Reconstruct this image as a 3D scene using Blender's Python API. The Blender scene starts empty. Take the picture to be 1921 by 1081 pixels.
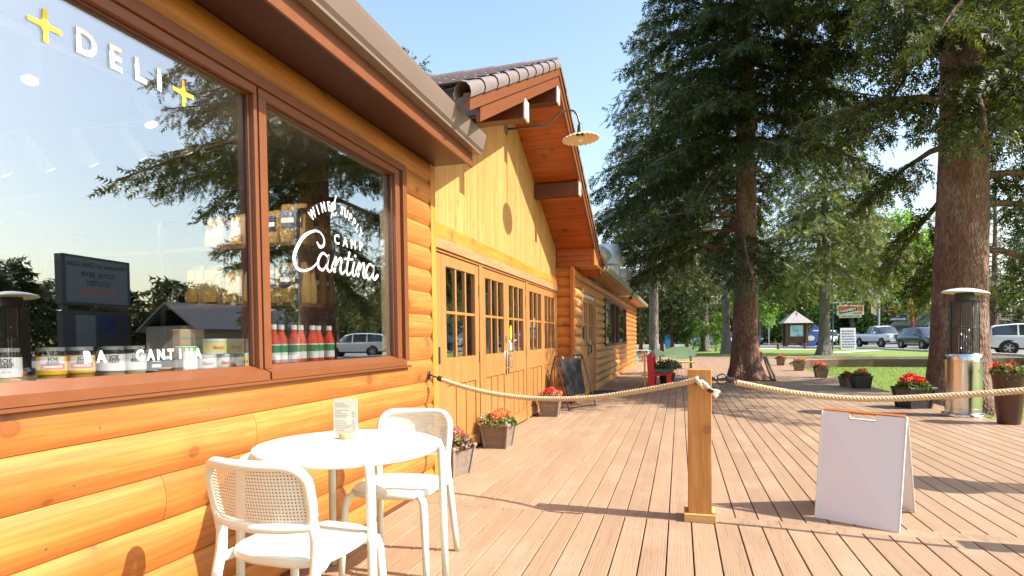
import bpy, bmesh, math, random
import numpy as np
from mathutils import Vector, Matrix, Euler
R = math.radians
sc = bpy.context.scene
col = sc.collection
# ---------------------------------------------------------------- camera
cam = bpy.data.cameras.new('camera'); camo = bpy.data.objects.new('camera', cam); col.objects.link(camo)
FPX, CX, CY, W0, H0 = 1111.0, 960.5, 667.0, 1921.0, 1081.0
cam.sensor_fit = 'HORIZONTAL'; cam.sensor_width = 36.0
cam.lens = 36.0 * FPX / W0
cam.shift_y = (CY - H0 / 2) / W0
cam.clip_start = 0.05; cam.clip_end = 2000
def cam_matrix(yaw, pitch, roll):
    cy, sy, cp, sp, cr, sr = math.cos(yaw), math.sin(yaw), math.cos(pitch), math.sin(pitch), math.cos(roll), math.sin(roll)
    Ry = Matrix(((cy, 0, sy), (0, 1, 0), (-sy, 0, cy))); Rx = Matrix(((1, 0, 0), (0, cp, -sp), (0, sp, cp)))
    Rz = Matrix(((cr, -sr, 0), (sr, cr, 0), (0, 0, 1)))
    M = Rz @ Rx @ Ry                       # world (right, down, forward) -> camera (right, down, forward)
    T = Matrix(((1, 0, 0), (0, 0, -1), (0, 1, 0)))          # world xyz -> (right, down, forward)
    K = Matrix(((1, 0, 0), (0, -1, 0), (0, 0, -1)))
    return (K @ M @ T).inverted()
camo.matrix_world = Matrix.Translation((0, 0, 1.225)) @ cam_matrix(R(15.81), R(1.69), R(-0.67)).to_4x4()
sc.camera = camo
# ---------------------------------------------------------------- light
SUN = Vector((1.0, -0.04, 0.94)).normalized()               # towards the sun
el = math.asin(SUN.z)
world = bpy.data.worlds.new('World'); sc.world = world; world.use_nodes = True
wn = world.node_tree.nodes; wl = world.node_tree.links
bg = wn['Background']; sky = wn.new('ShaderNodeTexSky'); sky.sky_type = 'NISHITA'; sky.sun_disc = False
sky.sun_elevation = el; sky.sun_rotation = math.atan2(SUN.x, SUN.y)
sky.air_density = 1.35; sky.dust_density = 2.0; sky.ozone_density = 1.0; sky.altitude = 0
wl.new(sky.outputs[0], bg.inputs[0]); bg.inputs[1].default_value = 0.15
sl = bpy.data.lights.new('sun', 'SUN'); sl.energy = 5.0; sl.angle = R(0.53); sl.color = (1.0, 0.945, 0.86)
so = bpy.data.objects.new('sun', sl); col.objects.link(so)
so.rotation_euler = SUN.to_track_quat('Z', 'Y').to_euler(); so.location = (30, 0, 30)
sc.view_settings.view_transform = 'Standard'; sc.view_settings.look = 'None'
sc.view_settings.exposure = 1.1; sc.view_settings.gamma = 1.0; sc.view_settings.use_curve_mapping = False
sc.cycles.use_denoising = True
sc.cycles.max_bounces = 8; sc.cycles.transparent_max_bounces = 16; sc.cycles.sample_clamp_indirect = 6.0
sc.cycles.caustics_reflective = False; sc.cycles.caustics_refractive = False
rnd = random.Random(7); nrs = np.random.RandomState(11)

# ---------------------------------------------------------------- object helpers
def new_obj(name, data, parent=None, loc=None):
    o = bpy.data.objects.new(name, data); col.objects.link(o)
    if parent is not None:
        o.parent = parent
        if parent.type == 'EMPTY' and loc is None: loc = -parent.location     # world-built part of a world-placed thing
    if loc is not None: o.location = loc
    return o
def tag(o, label=None, cat=None, group=None, kind=None):
    if label: o['label'] = label
    if cat: o['category'] = cat
    if group: o['group'] = group
    if kind: o['kind'] = kind
    return o
def thing(name, label, cat, loc=(0, 0, 0), rz=0, group=None):
    o = bpy.data.objects.new(name, None); col.objects.link(o)
    o.empty_display_size = 0.1; o.location = loc; o.rotation_euler = (0, 0, rz)
    return tag(o, label, cat, group)
def kids(o): return KIDS.get(o.name, [])
def copy_tree(src, parent=None):
    c = src.copy(); col.objects.link(c)
    if parent is not None: c.parent = parent
    for ch in [x for x in list(col.objects) if x.parent == src]: copy_tree(ch, c)
    return c
def place_copy(src, loc, rz, label, group=None, scale=1.0):
    c = copy_tree(src); c.location = loc; c.rotation_euler = (0, 0, rz); c.scale = (scale,) * 3
    c['label'] = label
    if group: c['group'] = group
    return c
class MB:
    def __init__(s): s.v = []; s.f = []; s.mi = []; s.m = 0
    def _add(s, vs, fs):
        n = len(s.v); s.v += [tuple(v) for v in vs]; s.f += [tuple(i + n for i in f) for f in fs]; s.mi += [s.m] * len(fs); return s
    def quad(s, a, b, c, d): return s._add([a, b, c, d], [(0, 1, 2, 3)])
    def poly(s, pts): return s._add(pts, [tuple(range(len(pts)))])
    def box(s, x0, x1, y0, y1, z0, z1, b=0.0, M=None):
        cx, cy, cz = (x0 + x1) / 2, (y0 + y1) / 2, (z0 + z1) / 2
        h = [abs(x1 - x0) / 2, abs(y1 - y0) / 2, abs(z1 - z0) / 2]
        b = min(b, min(h) * 0.9)
        if b <= 0:
            vs = [Vector((cx + sx * h[0], cy + sy * h[1], cz + sz * h[2])) for sx in (-1, 1) for sy in (-1, 1) for sz in (-1, 1)]
            fs = [(0, 1, 3, 2), (4, 6, 7, 5), (0, 4, 5, 1), (2, 3, 7, 6), (0, 2, 6, 4), (1, 5, 7, 3)]
        else:
            vs = []; idx = {}
            for sx in (-1, 1):
                for sy in (-1, 1):
                    for sz in (-1, 1):
                        for a in range(3):
                            d = [h[i] - (0 if i == a else b) for i in range(3)]
                            idx[(sx, sy, sz, a)] = len(vs)
                            vs.append(Vector((cx + sx * d[0], cy + sy * d[1], cz + sz * d[2])))
            fs = []
            I = idx
            for sg in (-1, 1):
                fs.append([I[(sg, -1, -1, 0)], I[(sg, 1, -1, 0)], I[(sg, 1, 1, 0)], I[(sg, -1, 1, 0)]][::sg])
                fs.append([I[(-1, sg, -1, 1)], I[(-1, sg, 1, 1)], I[(1, sg, 1, 1)], I[(1, sg, -1, 1)]][::sg])
                fs.append([I[(-1, -1, sg, 2)], I[(1, -1, sg, 2)], I[(1, 1, sg, 2)], I[(-1, 1, sg, 2)]][::sg])
            for s1 in (-1, 1):
                for s2 in (-1, 1):
                    fs.append([I[(s1, s2, -1, 0)], I[(s1, s2, -1, 1)], I[(s1, s2, 1, 1)], I[(s1, s2, 1, 0)]][::-s1 * s2])
                    fs.append([I[(s1, -1, s2, 0)], I[(s1, 1, s2, 0)], I[(s1, 1, s2, 2)], I[(s1, -1, s2, 2)]][::-s1 * s2])
                    fs.append([I[(-1, s1, s2, 1)], I[(-1, s1, s2, 2)], I[(1, s1, s2, 2)], I[(1, s1, s2, 1)]][::-s1 * s2])
            for sx in (-1, 1):
                for sy in (-1, 1):
                    for sz in (-1, 1):
                        fs.append([I[(sx, sy, sz, 0)], I[(sx, sy, sz, 1)], I[(sx, sy, sz, 2)]][::sx * sy * sz])
        if M is not None: vs = [M @ v for v in vs]
        return s._add(vs, fs)
    def tube(s, path, rad, n=8, cap=True, closed=False, flat=1.0):
        P = [Vector(p) for p in path]; m = len(P); rings = []
        rr = rad if isinstance(rad, (list, tuple)) else [rad] * m
        up = None
        for i in range(m):
            if closed: t = P[(i + 1) % m] - P[i - 1]
            else: t = P[min(i + 1, m - 1)] - P[max(i - 1, 0)]
            t.normalize()
            if up is None:
                up = Vector((0, 0, 1)) if abs(t.z) < 0.9 else Vector((0, 1, 0))
            u = (up - t * up.dot(t)); u.normalize(); w = t.cross(u); up = u
            rings.append([P[i] + (u * math.cos(a) * flat + w * math.sin(a)) * rr[i] for a in (2 * math.pi * k / n for k in range(n))])
        vs = [v for r in rings for v in r]; fs = []
        for i in range(m if closed else m - 1):
            a = i * n; b = ((i + 1) % m) * n
            for k in range(n): fs.append((a + k, a + (k + 1) % n, b + (k + 1) % n, b + k))
        if cap and not closed:
            fs.append(tuple(range(n - 1, -1, -1))); fs.append(tuple((m - 1) * n + k for k in range(n)))
        return s._add(vs, fs)
    def lathe(s, prof, n=24, c=(0, 0, 0), M=None, cap=True):
        vs = []; fs = []; m = len(prof); c = Vector(c)
        for r, z in prof:
            for k in range(n):
                a = 2 * math.pi * k / n; vs.append(Vector((r * math.cos(a), r * math.sin(a), z)))
        for i in range(m - 1):
            for k in range(n): fs.append((i * n + k, i * n + (k + 1) % n, (i + 1) * n + (k + 1) % n, (i + 1) * n + k))
        if cap:
            if prof[0][0] > 1e-4: fs.append(tuple(range(n - 1, -1, -1)))
            if prof[-1][0] > 1e-4: fs.append(tuple((m - 1) * n + k for k in range(n)))
        vs = [(M @ v if M is not None else v) + c for v in vs]
        return s._add(vs, fs)
    def prism(s, pts, f, d0, d1):
        """pts: 2D outline, f(u, v, d) -> 3D point"""
        n = len(pts); vs = [f(u, v, d0) for u, v in pts] + [f(u, v, d1) for u, v in pts]
        fs = [tuple(range(n - 1, -1, -1)), tuple(range(n, 2 * n))]
        for k in range(n): fs.append((k, (k + 1) % n, n + (k + 1) % n, n + k))
        return s._add(vs, fs)
    def mesh(s, name, mats, smooth=False, fix=True):
        me = bpy.data.meshes.new(name); me.from_pydata(s.v, [], s.f)
        for m in (mats if isinstance(mats, (list, tuple)) else [mats]): me.materials.append(m)
        if len(set(s.mi)) > 1: me.polygons.foreach_set('material_index', s.mi)
        if fix:
            bm = bmesh.new(); bm.from_mesh(me); bmesh.ops.recalc_face_normals(bm, faces=bm.faces); bm.to_mesh(me); bm.free()
        if smooth:
            me.polygons.foreach_set('use_smooth', [True] * len(me.polygons))
            if smooth is not True: me.set_sharp_from_angle(angle=R(smooth))
        me.update(); return me
    def build(s, name, mats, parent=None, smooth=False, loc=None):
        return new_obj(name, s.mesh(name, mats, smooth), parent, loc)
def tri_mesh(name, V, F, m, smooth=False):
    """fast numpy triangle mesh"""
    me = bpy.data.meshes.new(name); V = np.asarray(V, np.float32); F = np.asarray(F, np.int32)
    me.vertices.add(len(V)); me.vertices.foreach_set('co', V.ravel())
    me.loops.add(F.size); me.loops.foreach_set('vertex_index', F.ravel())
    me.polygons.add(len(F)); me.polygons.foreach_set('loop_start', np.arange(0, F.size, 3, dtype=np.int32))
    me.polygons.foreach_set('loop_total', np.full(len(F), 3, np.int32))
    if smooth: me.polygons.foreach_set('use_smooth', np.ones(len(F), bool))
    me.materials.append(m); me.update(calc_edges=True); return me
def text_mesh(txt, size, m, name='lettering', bold=0.0, space=1.0, squash=1.0, extrude=0.0008, align='CENTER', shear=0.0):
    cu = bpy.data.curves.new('t', 'FONT'); cu.body = txt; cu.size = size; cu.align_x = align; cu.align_y = 'CENTER'
    cu.offset = bold; cu.space_character = space; cu.extrude = extrude; cu.resolution_u = 3; cu.shear = shear
    o = bpy.data.objects.new('t', cu); col.objects.link(o)
    dg = bpy.context.evaluated_depsgraph_get(); me = bpy.data.meshes.new_from_object(o.evaluated_get(dg))
    bpy.data.objects.remove(o); bpy.data.curves.remove(cu)
    me.name = name; me.transform(Matrix.Diagonal((squash, 1, 1, 1))); me.materials.clear(); me.materials.append(m); return me
def text_on(txt, size, m, parent, M, name='lettering', **k):
    me = text_mesh(txt, size, m, name, **k); me.transform(M); return new_obj(name, me, parent)
FACE_X = Matrix(((0, 0, 1, 0), (1, 0, 0, 0), (0, 1, 0, 0), (0, 0, 0, 1)))      # text facing +X, reading towards +Y
FACE_NY = Matrix(((1, 0, 0, 0), (0, 0, -1, 0), (0, 1, 0, 0), (0, 0, 0, 1)))    # text facing -Y, reading towards +X

# ---------------------------------------------------------------- materials
MATS = {}
def nmat(name):
    m = bpy.data.materials.new(name); m.use_nodes = True; nt = m.node_tree
    return m, nt, nt.nodes, nt.links, nt.nodes['Principled BSDF']
def N(nt, t, **k):
    n = nt.nodes.new(t)
    for a, b in k.items(): setattr(n, a, b)
    return n
def mixc(nt, fac, a, b, mode='MIX'):
    n = nt.nodes.new('ShaderNodeMix'); n.data_type = 'RGBA'; n.blend_type = mode
    for i, x in ((0, fac), (6, a), (7, b)):
        if isinstance(x, (int, float)): n.inputs[i].default_value = x
        elif isinstance(x, (tuple, list)): n.inputs[i].default_value = (*x[:3], 1)
        else: nt.links.new(x, n.inputs[i])
    return n.outputs[2]
def math_n(nt, op, a, b=0.0, c=None):
    n = nt.nodes.new('ShaderNodeMath'); n.operation = op
    for i, x in enumerate((a, b) if c is None else (a, b, c)):
        if isinstance(x, (int, float)): n.inputs[i].default_value = x
        else: nt.links.new(x, n.inputs[i])
    return n.outputs[0]
def ramp(nt, fac, stops):
    n = nt.nodes.new('ShaderNodeValToRGB'); e = n.color_ramp.elements
    while len(e) < len(stops): e.new(0.5)
    for i, (p, c) in enumerate(stops): e[i].position = p; e[i].color = (*c, 1) if len(c) == 3 else c
    nt.links.new(fac, n.inputs[0]); return n.outputs[0]
def coords(nt, scale, kind='Object', offset=True):
    tc = nt.nodes.new('ShaderNodeTexCoord'); mp = nt.nodes.new('ShaderNodeMapping'); mp.inputs['Scale'].default_value = scale
    src = tc.outputs[kind]
    if offset:
        oi = nt.nodes.new('ShaderNodeObjectInfo'); mu = nt.nodes.new('ShaderNodeVectorMath'); mu.operation = 'SCALE'
        mu.inputs[0].default_value = (17.3, 41.7, 29.1); nt.links.new(oi.outputs['Random'], mu.inputs['Scale'])
        ad = nt.nodes.new('ShaderNodeVectorMath'); nt.links.new(src, ad.inputs[0]); nt.links.new(mu.outputs[0], ad.inputs[1]); src = ad.outputs[0]
    nt.links.new(src, mp.inputs[0]); return mp.outputs[0]
def noise(nt, vec, scale, detail=4, rough=0.55, dist=0.0):
    n = nt.nodes.new('ShaderNodeTexNoise'); n.inputs['Scale'].default_value = scale; n.inputs['Detail'].default_value = detail
    n.inputs['Roughness'].default_value = rough; n.inputs['Distortion'].default_value = dist; nt.links.new(vec, n.inputs['Vector']); return n.outputs['Fac']
def bump(nt, h, bsdf, strength=0.3, dist=0.002):
    b = nt.nodes.new('ShaderNodeBump'); b.inputs['Strength'].default_value = strength; b.inputs['Distance'].default_value = dist
    nt.links.new(h, b.inputs['Height']); nt.links.new(b.outputs[0], bsdf.inputs['Normal'])
def tint(nt, c, amt):
    oi = nt.nodes.new('ShaderNodeObjectInfo')
    mr = nt.nodes.new('ShaderNodeMapRange'); nt.links.new(oi.outputs['Random'], mr.inputs[0]); mr.inputs[3].default_value = 1 - amt; mr.inputs[4].default_value = 1 + amt * 0.6
    vm = nt.nodes.new('ShaderNodeVectorMath'); vm.operation = 'SCALE'; nt.links.new(c, vm.inputs[0]); nt.links.new(mr.outputs[0], vm.inputs['Scale']); return vm.outputs[0]
def plain(name, c, rough=0.5, metal=0.0, var=0.12, scale=6.0, bumpy=0.0, spec=None, coat=0.0):
    if name in MATS: return MATS[name]
    m, nt, ns, ls, b = nmat(name)
    v = coords(nt, (1, 1, 1), offset=True); f = noise(nt, v, scale, 5, 0.6)
    cc = mixc(nt, f, tuple(x * (1 - var) for x in c), tuple(min(1, x * (1 + var)) for x in c)); ls.new(cc, b.inputs['Base Color'])
    rr = nt.nodes.new('ShaderNodeMapRange'); ls.new(f, rr.inputs[0]); rr.inputs[3].default_value = max(0, rough - 0.07); rr.inputs[4].default_value = min(1, rough + 0.07)
    ls.new(rr.outputs[0], b.inputs['Roughness'])
    b.inputs['Metallic'].default_value = metal
    if spec is not None: b.inputs['Specular IOR Level'].default_value = spec
    if coat: b.inputs['Coat Weight'].default_value = coat
    if bumpy: bump(nt, noise(nt, v, scale * 12, 4), b, bumpy, 0.003)
    MATS[name] = m; return m
def wood(name, c1, c2, axis='y', knot=None, rough=0.5, amt=0.1, grain=1.0, knot_scale=2.0, bmp=0.25, weather=None, coat=0.0):
    """grain runs along `axis`; c1 light, c2 dark; knot colour or None"""
    if name in MATS: return MATS[name]
    m, nt, ns, ls, b = nmat(name)
    def st(a, l): return {'x': (l, a, a), 'y': (a, l, a), 'z': (a, a, l)}[axis]
    v1 = coords(nt, st(9 * grain, 0.7 * grain)); v2 = coords(nt, st(60 * grain, 2.0 * grain))
    f1 = noise(nt, v1, 1.0, 6, 0.6, 0.6); f2 = noise(nt, v2, 1.0, 3, 0.6, 0.2)
    c = ramp(nt, f1, [(0.28, c2), (0.62, c1)])
    c = mixc(nt, math_n(nt, 'MULTIPLY', ramp(nt, f2, [(0.40, (1, 1, 1)), (0.60, (0, 0, 0))]), 0.48), c, tuple(x * 0.72 for x in c2))
    if knot:
        vk = coords(nt, (1, 1, 1)); sx = nt.nodes.new('ShaderNodeSeparateXYZ'); ls.new(vk, sx.inputs[0]); cx_ = nt.nodes.new('ShaderNodeCombineXYZ')
        a_, o1, o2 = {'x': (0, 1, 2), 'y': (1, 0, 2), 'z': (2, 0, 1)}[axis]
        ls.new(sx.outputs[a_], cx_.inputs[0]); ls.new(math_n(nt, 'ADD', sx.outputs[o1], sx.outputs[o2]), cx_.inputs[1])
        vo = nt.nodes.new('ShaderNodeTexVoronoi'); vo.voronoi_dimensions = '2D'; vo.inputs['Scale'].default_value = knot_scale; ls.new(cx_.outputs[0], vo.inputs['Vector'])
        rs = N_sep(nt, vo.outputs['Color']); keep = math_n(nt, 'GREATER_THAN', rs, 0.25)
        dd = math_n(nt, 'ADD', math_n(nt, 'DIVIDE', vo.outputs['Distance'], math_n(nt, 'ADD', rs, 0.35)), math_n(nt, 'MULTIPLY', f1, 0.02))
        k = math_n(nt, 'MULTIPLY', ramp(nt, dd, [(0.048, (.75, .75, .75)), (0.060, (1, 1, 1)), (0.085, (0, 0, 0))]), keep)
        halo = math_n(nt, 'MULTIPLY', ramp(nt, dd, [(0.07, (1, 1, 1)), (0.24, (0, 0, 0))]), math_n(nt, 'MULTIPLY', keep, 0.40))
        c = mixc(nt, halo, c, tuple(0.5 * (p + q) for p, q in zip(c2, knot))); c = mixc(nt, math_n(nt, 'MULTIPLY', k, 0.75), c, knot)
    if weather:
        fw = noise(nt, coords(nt, (1.3, 0.5, 3.0)), 1.0, 5, 0.65); c = mixc(nt, math_n(nt, 'MULTIPLY', ramp(nt, fw, [(0.5, (0, 0, 0)), (0.68, (1, 1, 1))]), weather[1]), c, weather[0])
    c = tint(nt, c, amt); ls.new(c, b.inputs['Base Color'])
    b.inputs['Roughness'].default_value = rough; b.inputs['Coat Weight'].default_value = coat; b.inputs['Coat Roughness'].default_value = 0.25
    bump(nt, math_n(nt, 'ADD', f2, math_n(nt, 'MULTIPLY', f1, 0.6)), b, bmp, 0.0015)
    MATS[name] = m; return m
def N_sep(nt, c):
    s = nt.nodes.new('ShaderNodeSeparateColor'); nt.links.new(c, s.inputs[0]); return s.outputs[0]
def glass(name, refl=0.16, tintc=(0.93, 0.95, 0.95), k=1.6, rough=0.0):
    if name in MATS: return MATS[name]
    m, nt, ns, ls, b = nmat(name); ns.remove(b); out = ns['Material Output']
    tr = nt.nodes.new('ShaderNodeBsdfTransparent'); tr.inputs[0].default_value = (*tintc, 1)
    gl = nt.nodes.new('ShaderNodeBsdfGlossy'); gl.inputs['Roughness'].default_value = rough; gl.inputs['Color'].default_value = (1, 1, 1, 1)
    lw = nt.nodes.new('ShaderNodeLayerWeight'); lw.inputs['Blend'].default_value = 0.5
    fac = math_n(nt, 'MINIMUM', math_n(nt, 'ADD', math_n(nt, 'MULTIPLY', math_n(nt, 'POWER', lw.outputs['Facing'], 4.0), 0.9), refl + 0.02 * k), 1.0)
    mx = nt.nodes.new('ShaderNodeMixShader'); ls.new(fac, mx.inputs[0]); ls.new(tr.outputs[0], mx.inputs[1]); ls.new(gl.outputs[0], mx.inputs[2])
    ls.new(mx.outputs[0], out.inputs[0]); MATS[name] = m; return m
def leaf(name, c1, c2, trans=0.35, var_scale=0.8, rough=0.5, obj=True):
    if name in MATS: return MATS[name]
    m, nt, ns, ls, b = nmat(name); out = ns['Material Output']
    v = coords(nt, (1, 1, 1), 'Object'); f = noise(nt, v, var_scale, 6, 0.7)
    g = nt.nodes.new('ShaderNodeNewGeometry')
    f2 = math_n(nt, 'ADD', math_n(nt, 'MULTIPLY', f, 0.7), math_n(nt, 'MULTIPLY', g.outputs['Random Per Island'], 0.4))
    c = ramp(nt, f2, [(0.40, c2), (0.78, c1)]); ls.new(c, b.inputs['Base Color']); b.inputs['Roughness'].default_value = rough
    b.inputs['Specular IOR Level'].default_value = 0.3
    t = nt.nodes.new('ShaderNodeBsdfTranslucent'); vm = nt.nodes.new('ShaderNodeVectorMath'); vm.operation = 'MULTIPLY'; ls.new(c, vm.inputs[0]); vm.inputs[1].default_value = (1.6, 1.5, 0.7)
    ls.new(vm.outputs[0], t.inputs[0])
    mx = nt.nodes.new('ShaderNodeMixShader'); mx.inputs[0].default_value = trans; ls.new(b.outputs[0], mx.inputs[1]); ls.new(t.outputs[0], mx.inputs[2]); ls.new(mx.outputs[0], out.inputs[0])
    MATS[name] = m; return m
def emit(name, c, s):
    if name in MATS: return MATS[name]
    m, nt, ns, ls, b = nmat(name); b.inputs['Base Color'].default_value = (*c, 1); b.inputs['Emission Color'].default_value = (*c, 1); b.inputs['Emission Strength'].default_value = s
    MATS[name] = m; return m

M_LOG = wood('stained_log_pine', (0.52, 0.208, 0.042), (0.36, 0.112, 0.017), 'y', knot=(0.20, 0.055, 0.012), rough=0.48, amt=0.12, knot_scale=2.3, coat=0.10)
M_LOGX = wood('stained_log_pine_end_wall', (0.60, 0.20, 0.03), (0.44, 0.12, 0.012), 'x', knot=(0.20, 0.05, 0.01), rough=0.45, amt=0.15, coat=0.15)
M_LOGF = wood('weathered_log_pine', (0.58, 0.30, 0.085), (0.42, 0.19, 0.045), 'y', knot=(0.2, 0.07, 0.02), rough=0.55, amt=0.14, weather=((0.25, 0.19, 0.14), 0.75))
M_TRIM = wood('stained_trim', (0.62, 0.27, 0.045), (0.50, 0.19, 0.025), 'z', rough=0.45, amt=0.05)
M_TRIMY = wood('stained_trim_long', (0.60, 0.25, 0.04), (0.48, 0.17, 0.02), 'y', rough=0.45, amt=0.05, knot=(0.3, 0.1, 0.02), knot_scale=1.5)
M_SIDE = wood('yellow_pine_siding', (0.52, 0.305, 0.098), (0.43, 0.220, 0.056), 'z', knot=(0.38, 0.17, 0.05), rough=0.5, amt=0.13, knot_scale=2.6)
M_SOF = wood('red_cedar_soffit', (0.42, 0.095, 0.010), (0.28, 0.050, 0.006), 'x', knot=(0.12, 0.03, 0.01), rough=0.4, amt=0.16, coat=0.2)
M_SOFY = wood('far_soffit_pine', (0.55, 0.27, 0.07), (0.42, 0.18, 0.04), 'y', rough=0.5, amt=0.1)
M_DOOR = wood('fir_door', (0.44, 0.205, 0.062), (0.37, 0.15, 0.040), 'z', rough=0.4, amt=0.05, grain=1.3, coat=0.2)
M_BEAM = wood('weathered_header_beam', (0.44, 0.24, 0.11), (0.33, 0.155, 0.06), 'y', rough=0.65, amt=0.05, grain=1.5)
M_BROWN = plain('brown_window_paint', (0.165, 0.052, 0.0155), 0.42, var=0.16, scale=14, bumpy=.15)
M_BROWN_D = plain('dark_brown_paint', (0.10, 0.031, 0.015), 0.5, var=0.12)
M_SOFFB = plain('brown_soffit_shade_dark', (0.050, 0.013, 0.0045), 0.5, var=0.08)  # soffit brown darkened, so the colour itself carries shade under the eave
M_GUT = plain('taupe_gutter', (0.185, 0.135, 0.108), 0.35, var=0.06, scale=3)
M_TILE = plain('taupe_roof_tile', (0.19, 0.150, 0.138), 0.38, var=0.14, scale=8)
M_POST = wood('fence_post_fir', (0.50, 0.235, 0.062), (0.38, 0.15, 0.030), 'z', knot=(0.22, 0.08, 0.02), rough=0.5, grain=1.6, knot_scale=2.5)
M_WHITE = plain('white_powder_coat', (0.655, 0.70, 0.615), 0.38, var=0.03)
M_BLACK = plain('black_steel', (0.018, 0.018, 0.02), 0.4, var=0.2)
M_STEEL = plain('brushed_steel', (0.62, 0.60, 0.57), 0.22, metal=1.0, var=0.05)
M_GALV = plain('galvanised_metal', (0.70, 0.71, 0.73), 0.35, metal=0.35, var=0.1)
M_GLASS = glass('shop_window_glass', 0.235, k=1.0)
M_GLASSD = glass('door_glass', 0.15, k=1.4)
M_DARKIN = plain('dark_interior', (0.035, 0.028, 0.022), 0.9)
M_VINYL = plain('white_vinyl', (0.86, 0.86, 0.86), 0.5, var=0.02)
M_YVINYL = plain('yellow_vinyl', (0.80, 0.55, 0.03), 0.5, var=0.04)
M_SPRUCE = leaf('spruce_needles', (0.088, 0.118, 0.026), (0.010, 0.018, 0.005), 0.28, 0.9)
M_SPRUCEL = leaf('light_spruce_needles', (0.24, 0.27, 0.085), (0.065, 0.090, 0.030), 0.3, 0.9)
M_DECID = leaf('broadleaf', (0.14, 0.27, 0.045), (0.05, 0.12, 0.022), 0.4, 0.6)
M_DECID2 = leaf('light_broadleaf', (0.23, 0.38, 0.07), (0.09, 0.19, 0.03), 0.45, 0.8)
# ---------------------------------------------------------------- ground, lawn, road, deck
def m_grass():
    m, nt, ns, ls, b = nmat('lawn_grass'); v = coords(nt, (1, 1, 1), offset=False)
    f = noise(nt, v, 0.35, 6, 0.65); g = noise(nt, v, 14, 4, 0.7)
    c = ramp(nt, f, [(0.3, (0.13, 0.205, 0.045)), (0.55, (0.19, 0.265, 0.065)), (0.75, (0.27, 0.30, 0.10))])
    c = mixc(nt, 0.55, c, ramp(nt, g, [(0.3, (0.085, 0.14, 0.03)), (0.7, (0.24, 0.30, 0.08))])); ls.new(c, b.inputs['Base Color'])
    b.inputs['Roughness'].default_value = 0.85; b.inputs['Specular IOR Level'].default_value = 0.1; bump(nt, g, b, 0.8, 0.02); return m
M_GRASS = m_grass()
def m_asphalt(name, c, var=0.2):
    m, nt, ns, ls, b = nmat(name); v = coords(nt, (1, 1, 1), offset=False); f = noise(nt, v, 0.25, 6, 0.7); g = noise(nt, v, 60, 3)
    ls.new(mixc(nt, 0.5, ramp(nt, f, [(0.3, tuple(x * (1 - var) for x in c)), (0.7, tuple(x * (1 + var) for x in c))]), ramp(nt, g, [(0.3, tuple(x * 0.7 for x in c)), (0.7, tuple(x * 1.3 for x in c))])), b.inputs['Base Color'])
    b.inputs['Roughness'].default_value = 0.85; bump(nt, g, b, 0.4, 0.01); return m
M_ASPH = m_asphalt('worn_asphalt', (0.17, 0.165, 0.16)); M_CONC = m_asphalt('pale_concrete', (0.48, 0.46, 0.43), 0.1)
def m_deck():
    m, nt, ns, ls, b = nmat('composite_deck'); v = coords(nt, (1, 0.055, 1)); v0 = coords(nt, (1, 1, 1), offset=True)
    w = nt.nodes.new('ShaderNodeTexWave'); w.wave_type = 'BANDS'; w.bands_direction = 'X'; w.inputs['Scale'].default_value = 21; w.inputs['Distortion'].default_value = 7.5
    w.inputs['Detail'].default_value = 2.0; w.inputs['Detail Scale'].default_value = 2.2; ls.new(v, w.inputs['Vector'])
    f = noise(nt, coords(nt, (14, 0.6, 1)), 1.0, 5, 0.6); d = noise(nt, v0, 1.3, 6, 0.6)
    c = ramp(nt, f, [(0.25, (0.285, 0.184, 0.112)), (0.75, (0.345, 0.233, 0.150))])
    lines = ramp(nt, w.outputs['Fac'], [(0.0, (1, 1, 1)), (0.16, (0, 0, 0))])
    c = mixc(nt, math_n(nt, 'MULTIPLY', lines, 0.5), c, (0.20, 0.10, 0.065))
    c = mixc(nt, math_n(nt, 'MULTIPLY', ramp(nt, d, [(0.5, (0, 0, 0)), (0.72, (1, 1, 1))]), 0.35), c, (0.46, 0.34, 0.25))
    ls.new(tint(nt, c, 0.08), b.inputs['Base Color']); b.inputs['Roughness'].default_value = 0.55; b.inputs['Specular IOR Level'].default_value = 0.35
    bump(nt, w.outputs['Fac'], b, 0.35, 0.0012); return m
M_DECK = m_deck()
M_FASCIA = wood('deck_fascia', (0.125, 0.078, 0.036), (0.085, 0.05, 0.022), 'x', rough=0.7, amt=0.06)

def gz(x, y):
    """lawn height: sunk beside the deck, level with it by the road"""
    t = min(1.0, max(0.0, (y - 33.0) / 8.0)); t = t * t * (3 - 2 * t)
    return -0.36 * (1 - t) - 0.015
xs = [-400, -150, -60, -30, -12, -6, -3, 0, 2, 4, 6, 8, 10, 13, 17, 22, 28, 36, 46, 60, 80, 120, 200, 400]
ys = [-300, -100, -40, -15, 0, 5, 10, 15, 20, 25, 29, 33, 34, 35, 36, 37, 38, 39, 40, 41, 44, 50, 60, 75, 90, 120, 200, 400, 900]
g = MB()
vid = {}
for i, x in enumerate(xs):
    for j, y in enumerate(ys): vid[i, j] = len(g.v); g.v.append((x, y, gz(x, y)))
for i in range(len(xs) - 1):
    for j in range(len(ys) - 1): g.f.append((vid[i, j], vid[i + 1, j], vid[i + 1, j + 1], vid[i, j + 1])); g.mi.append(0)
ground = g.build('ground', M_GRASS, smooth=True); tag(ground, 'green lawn ground around the deck', kind='structure')
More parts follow.
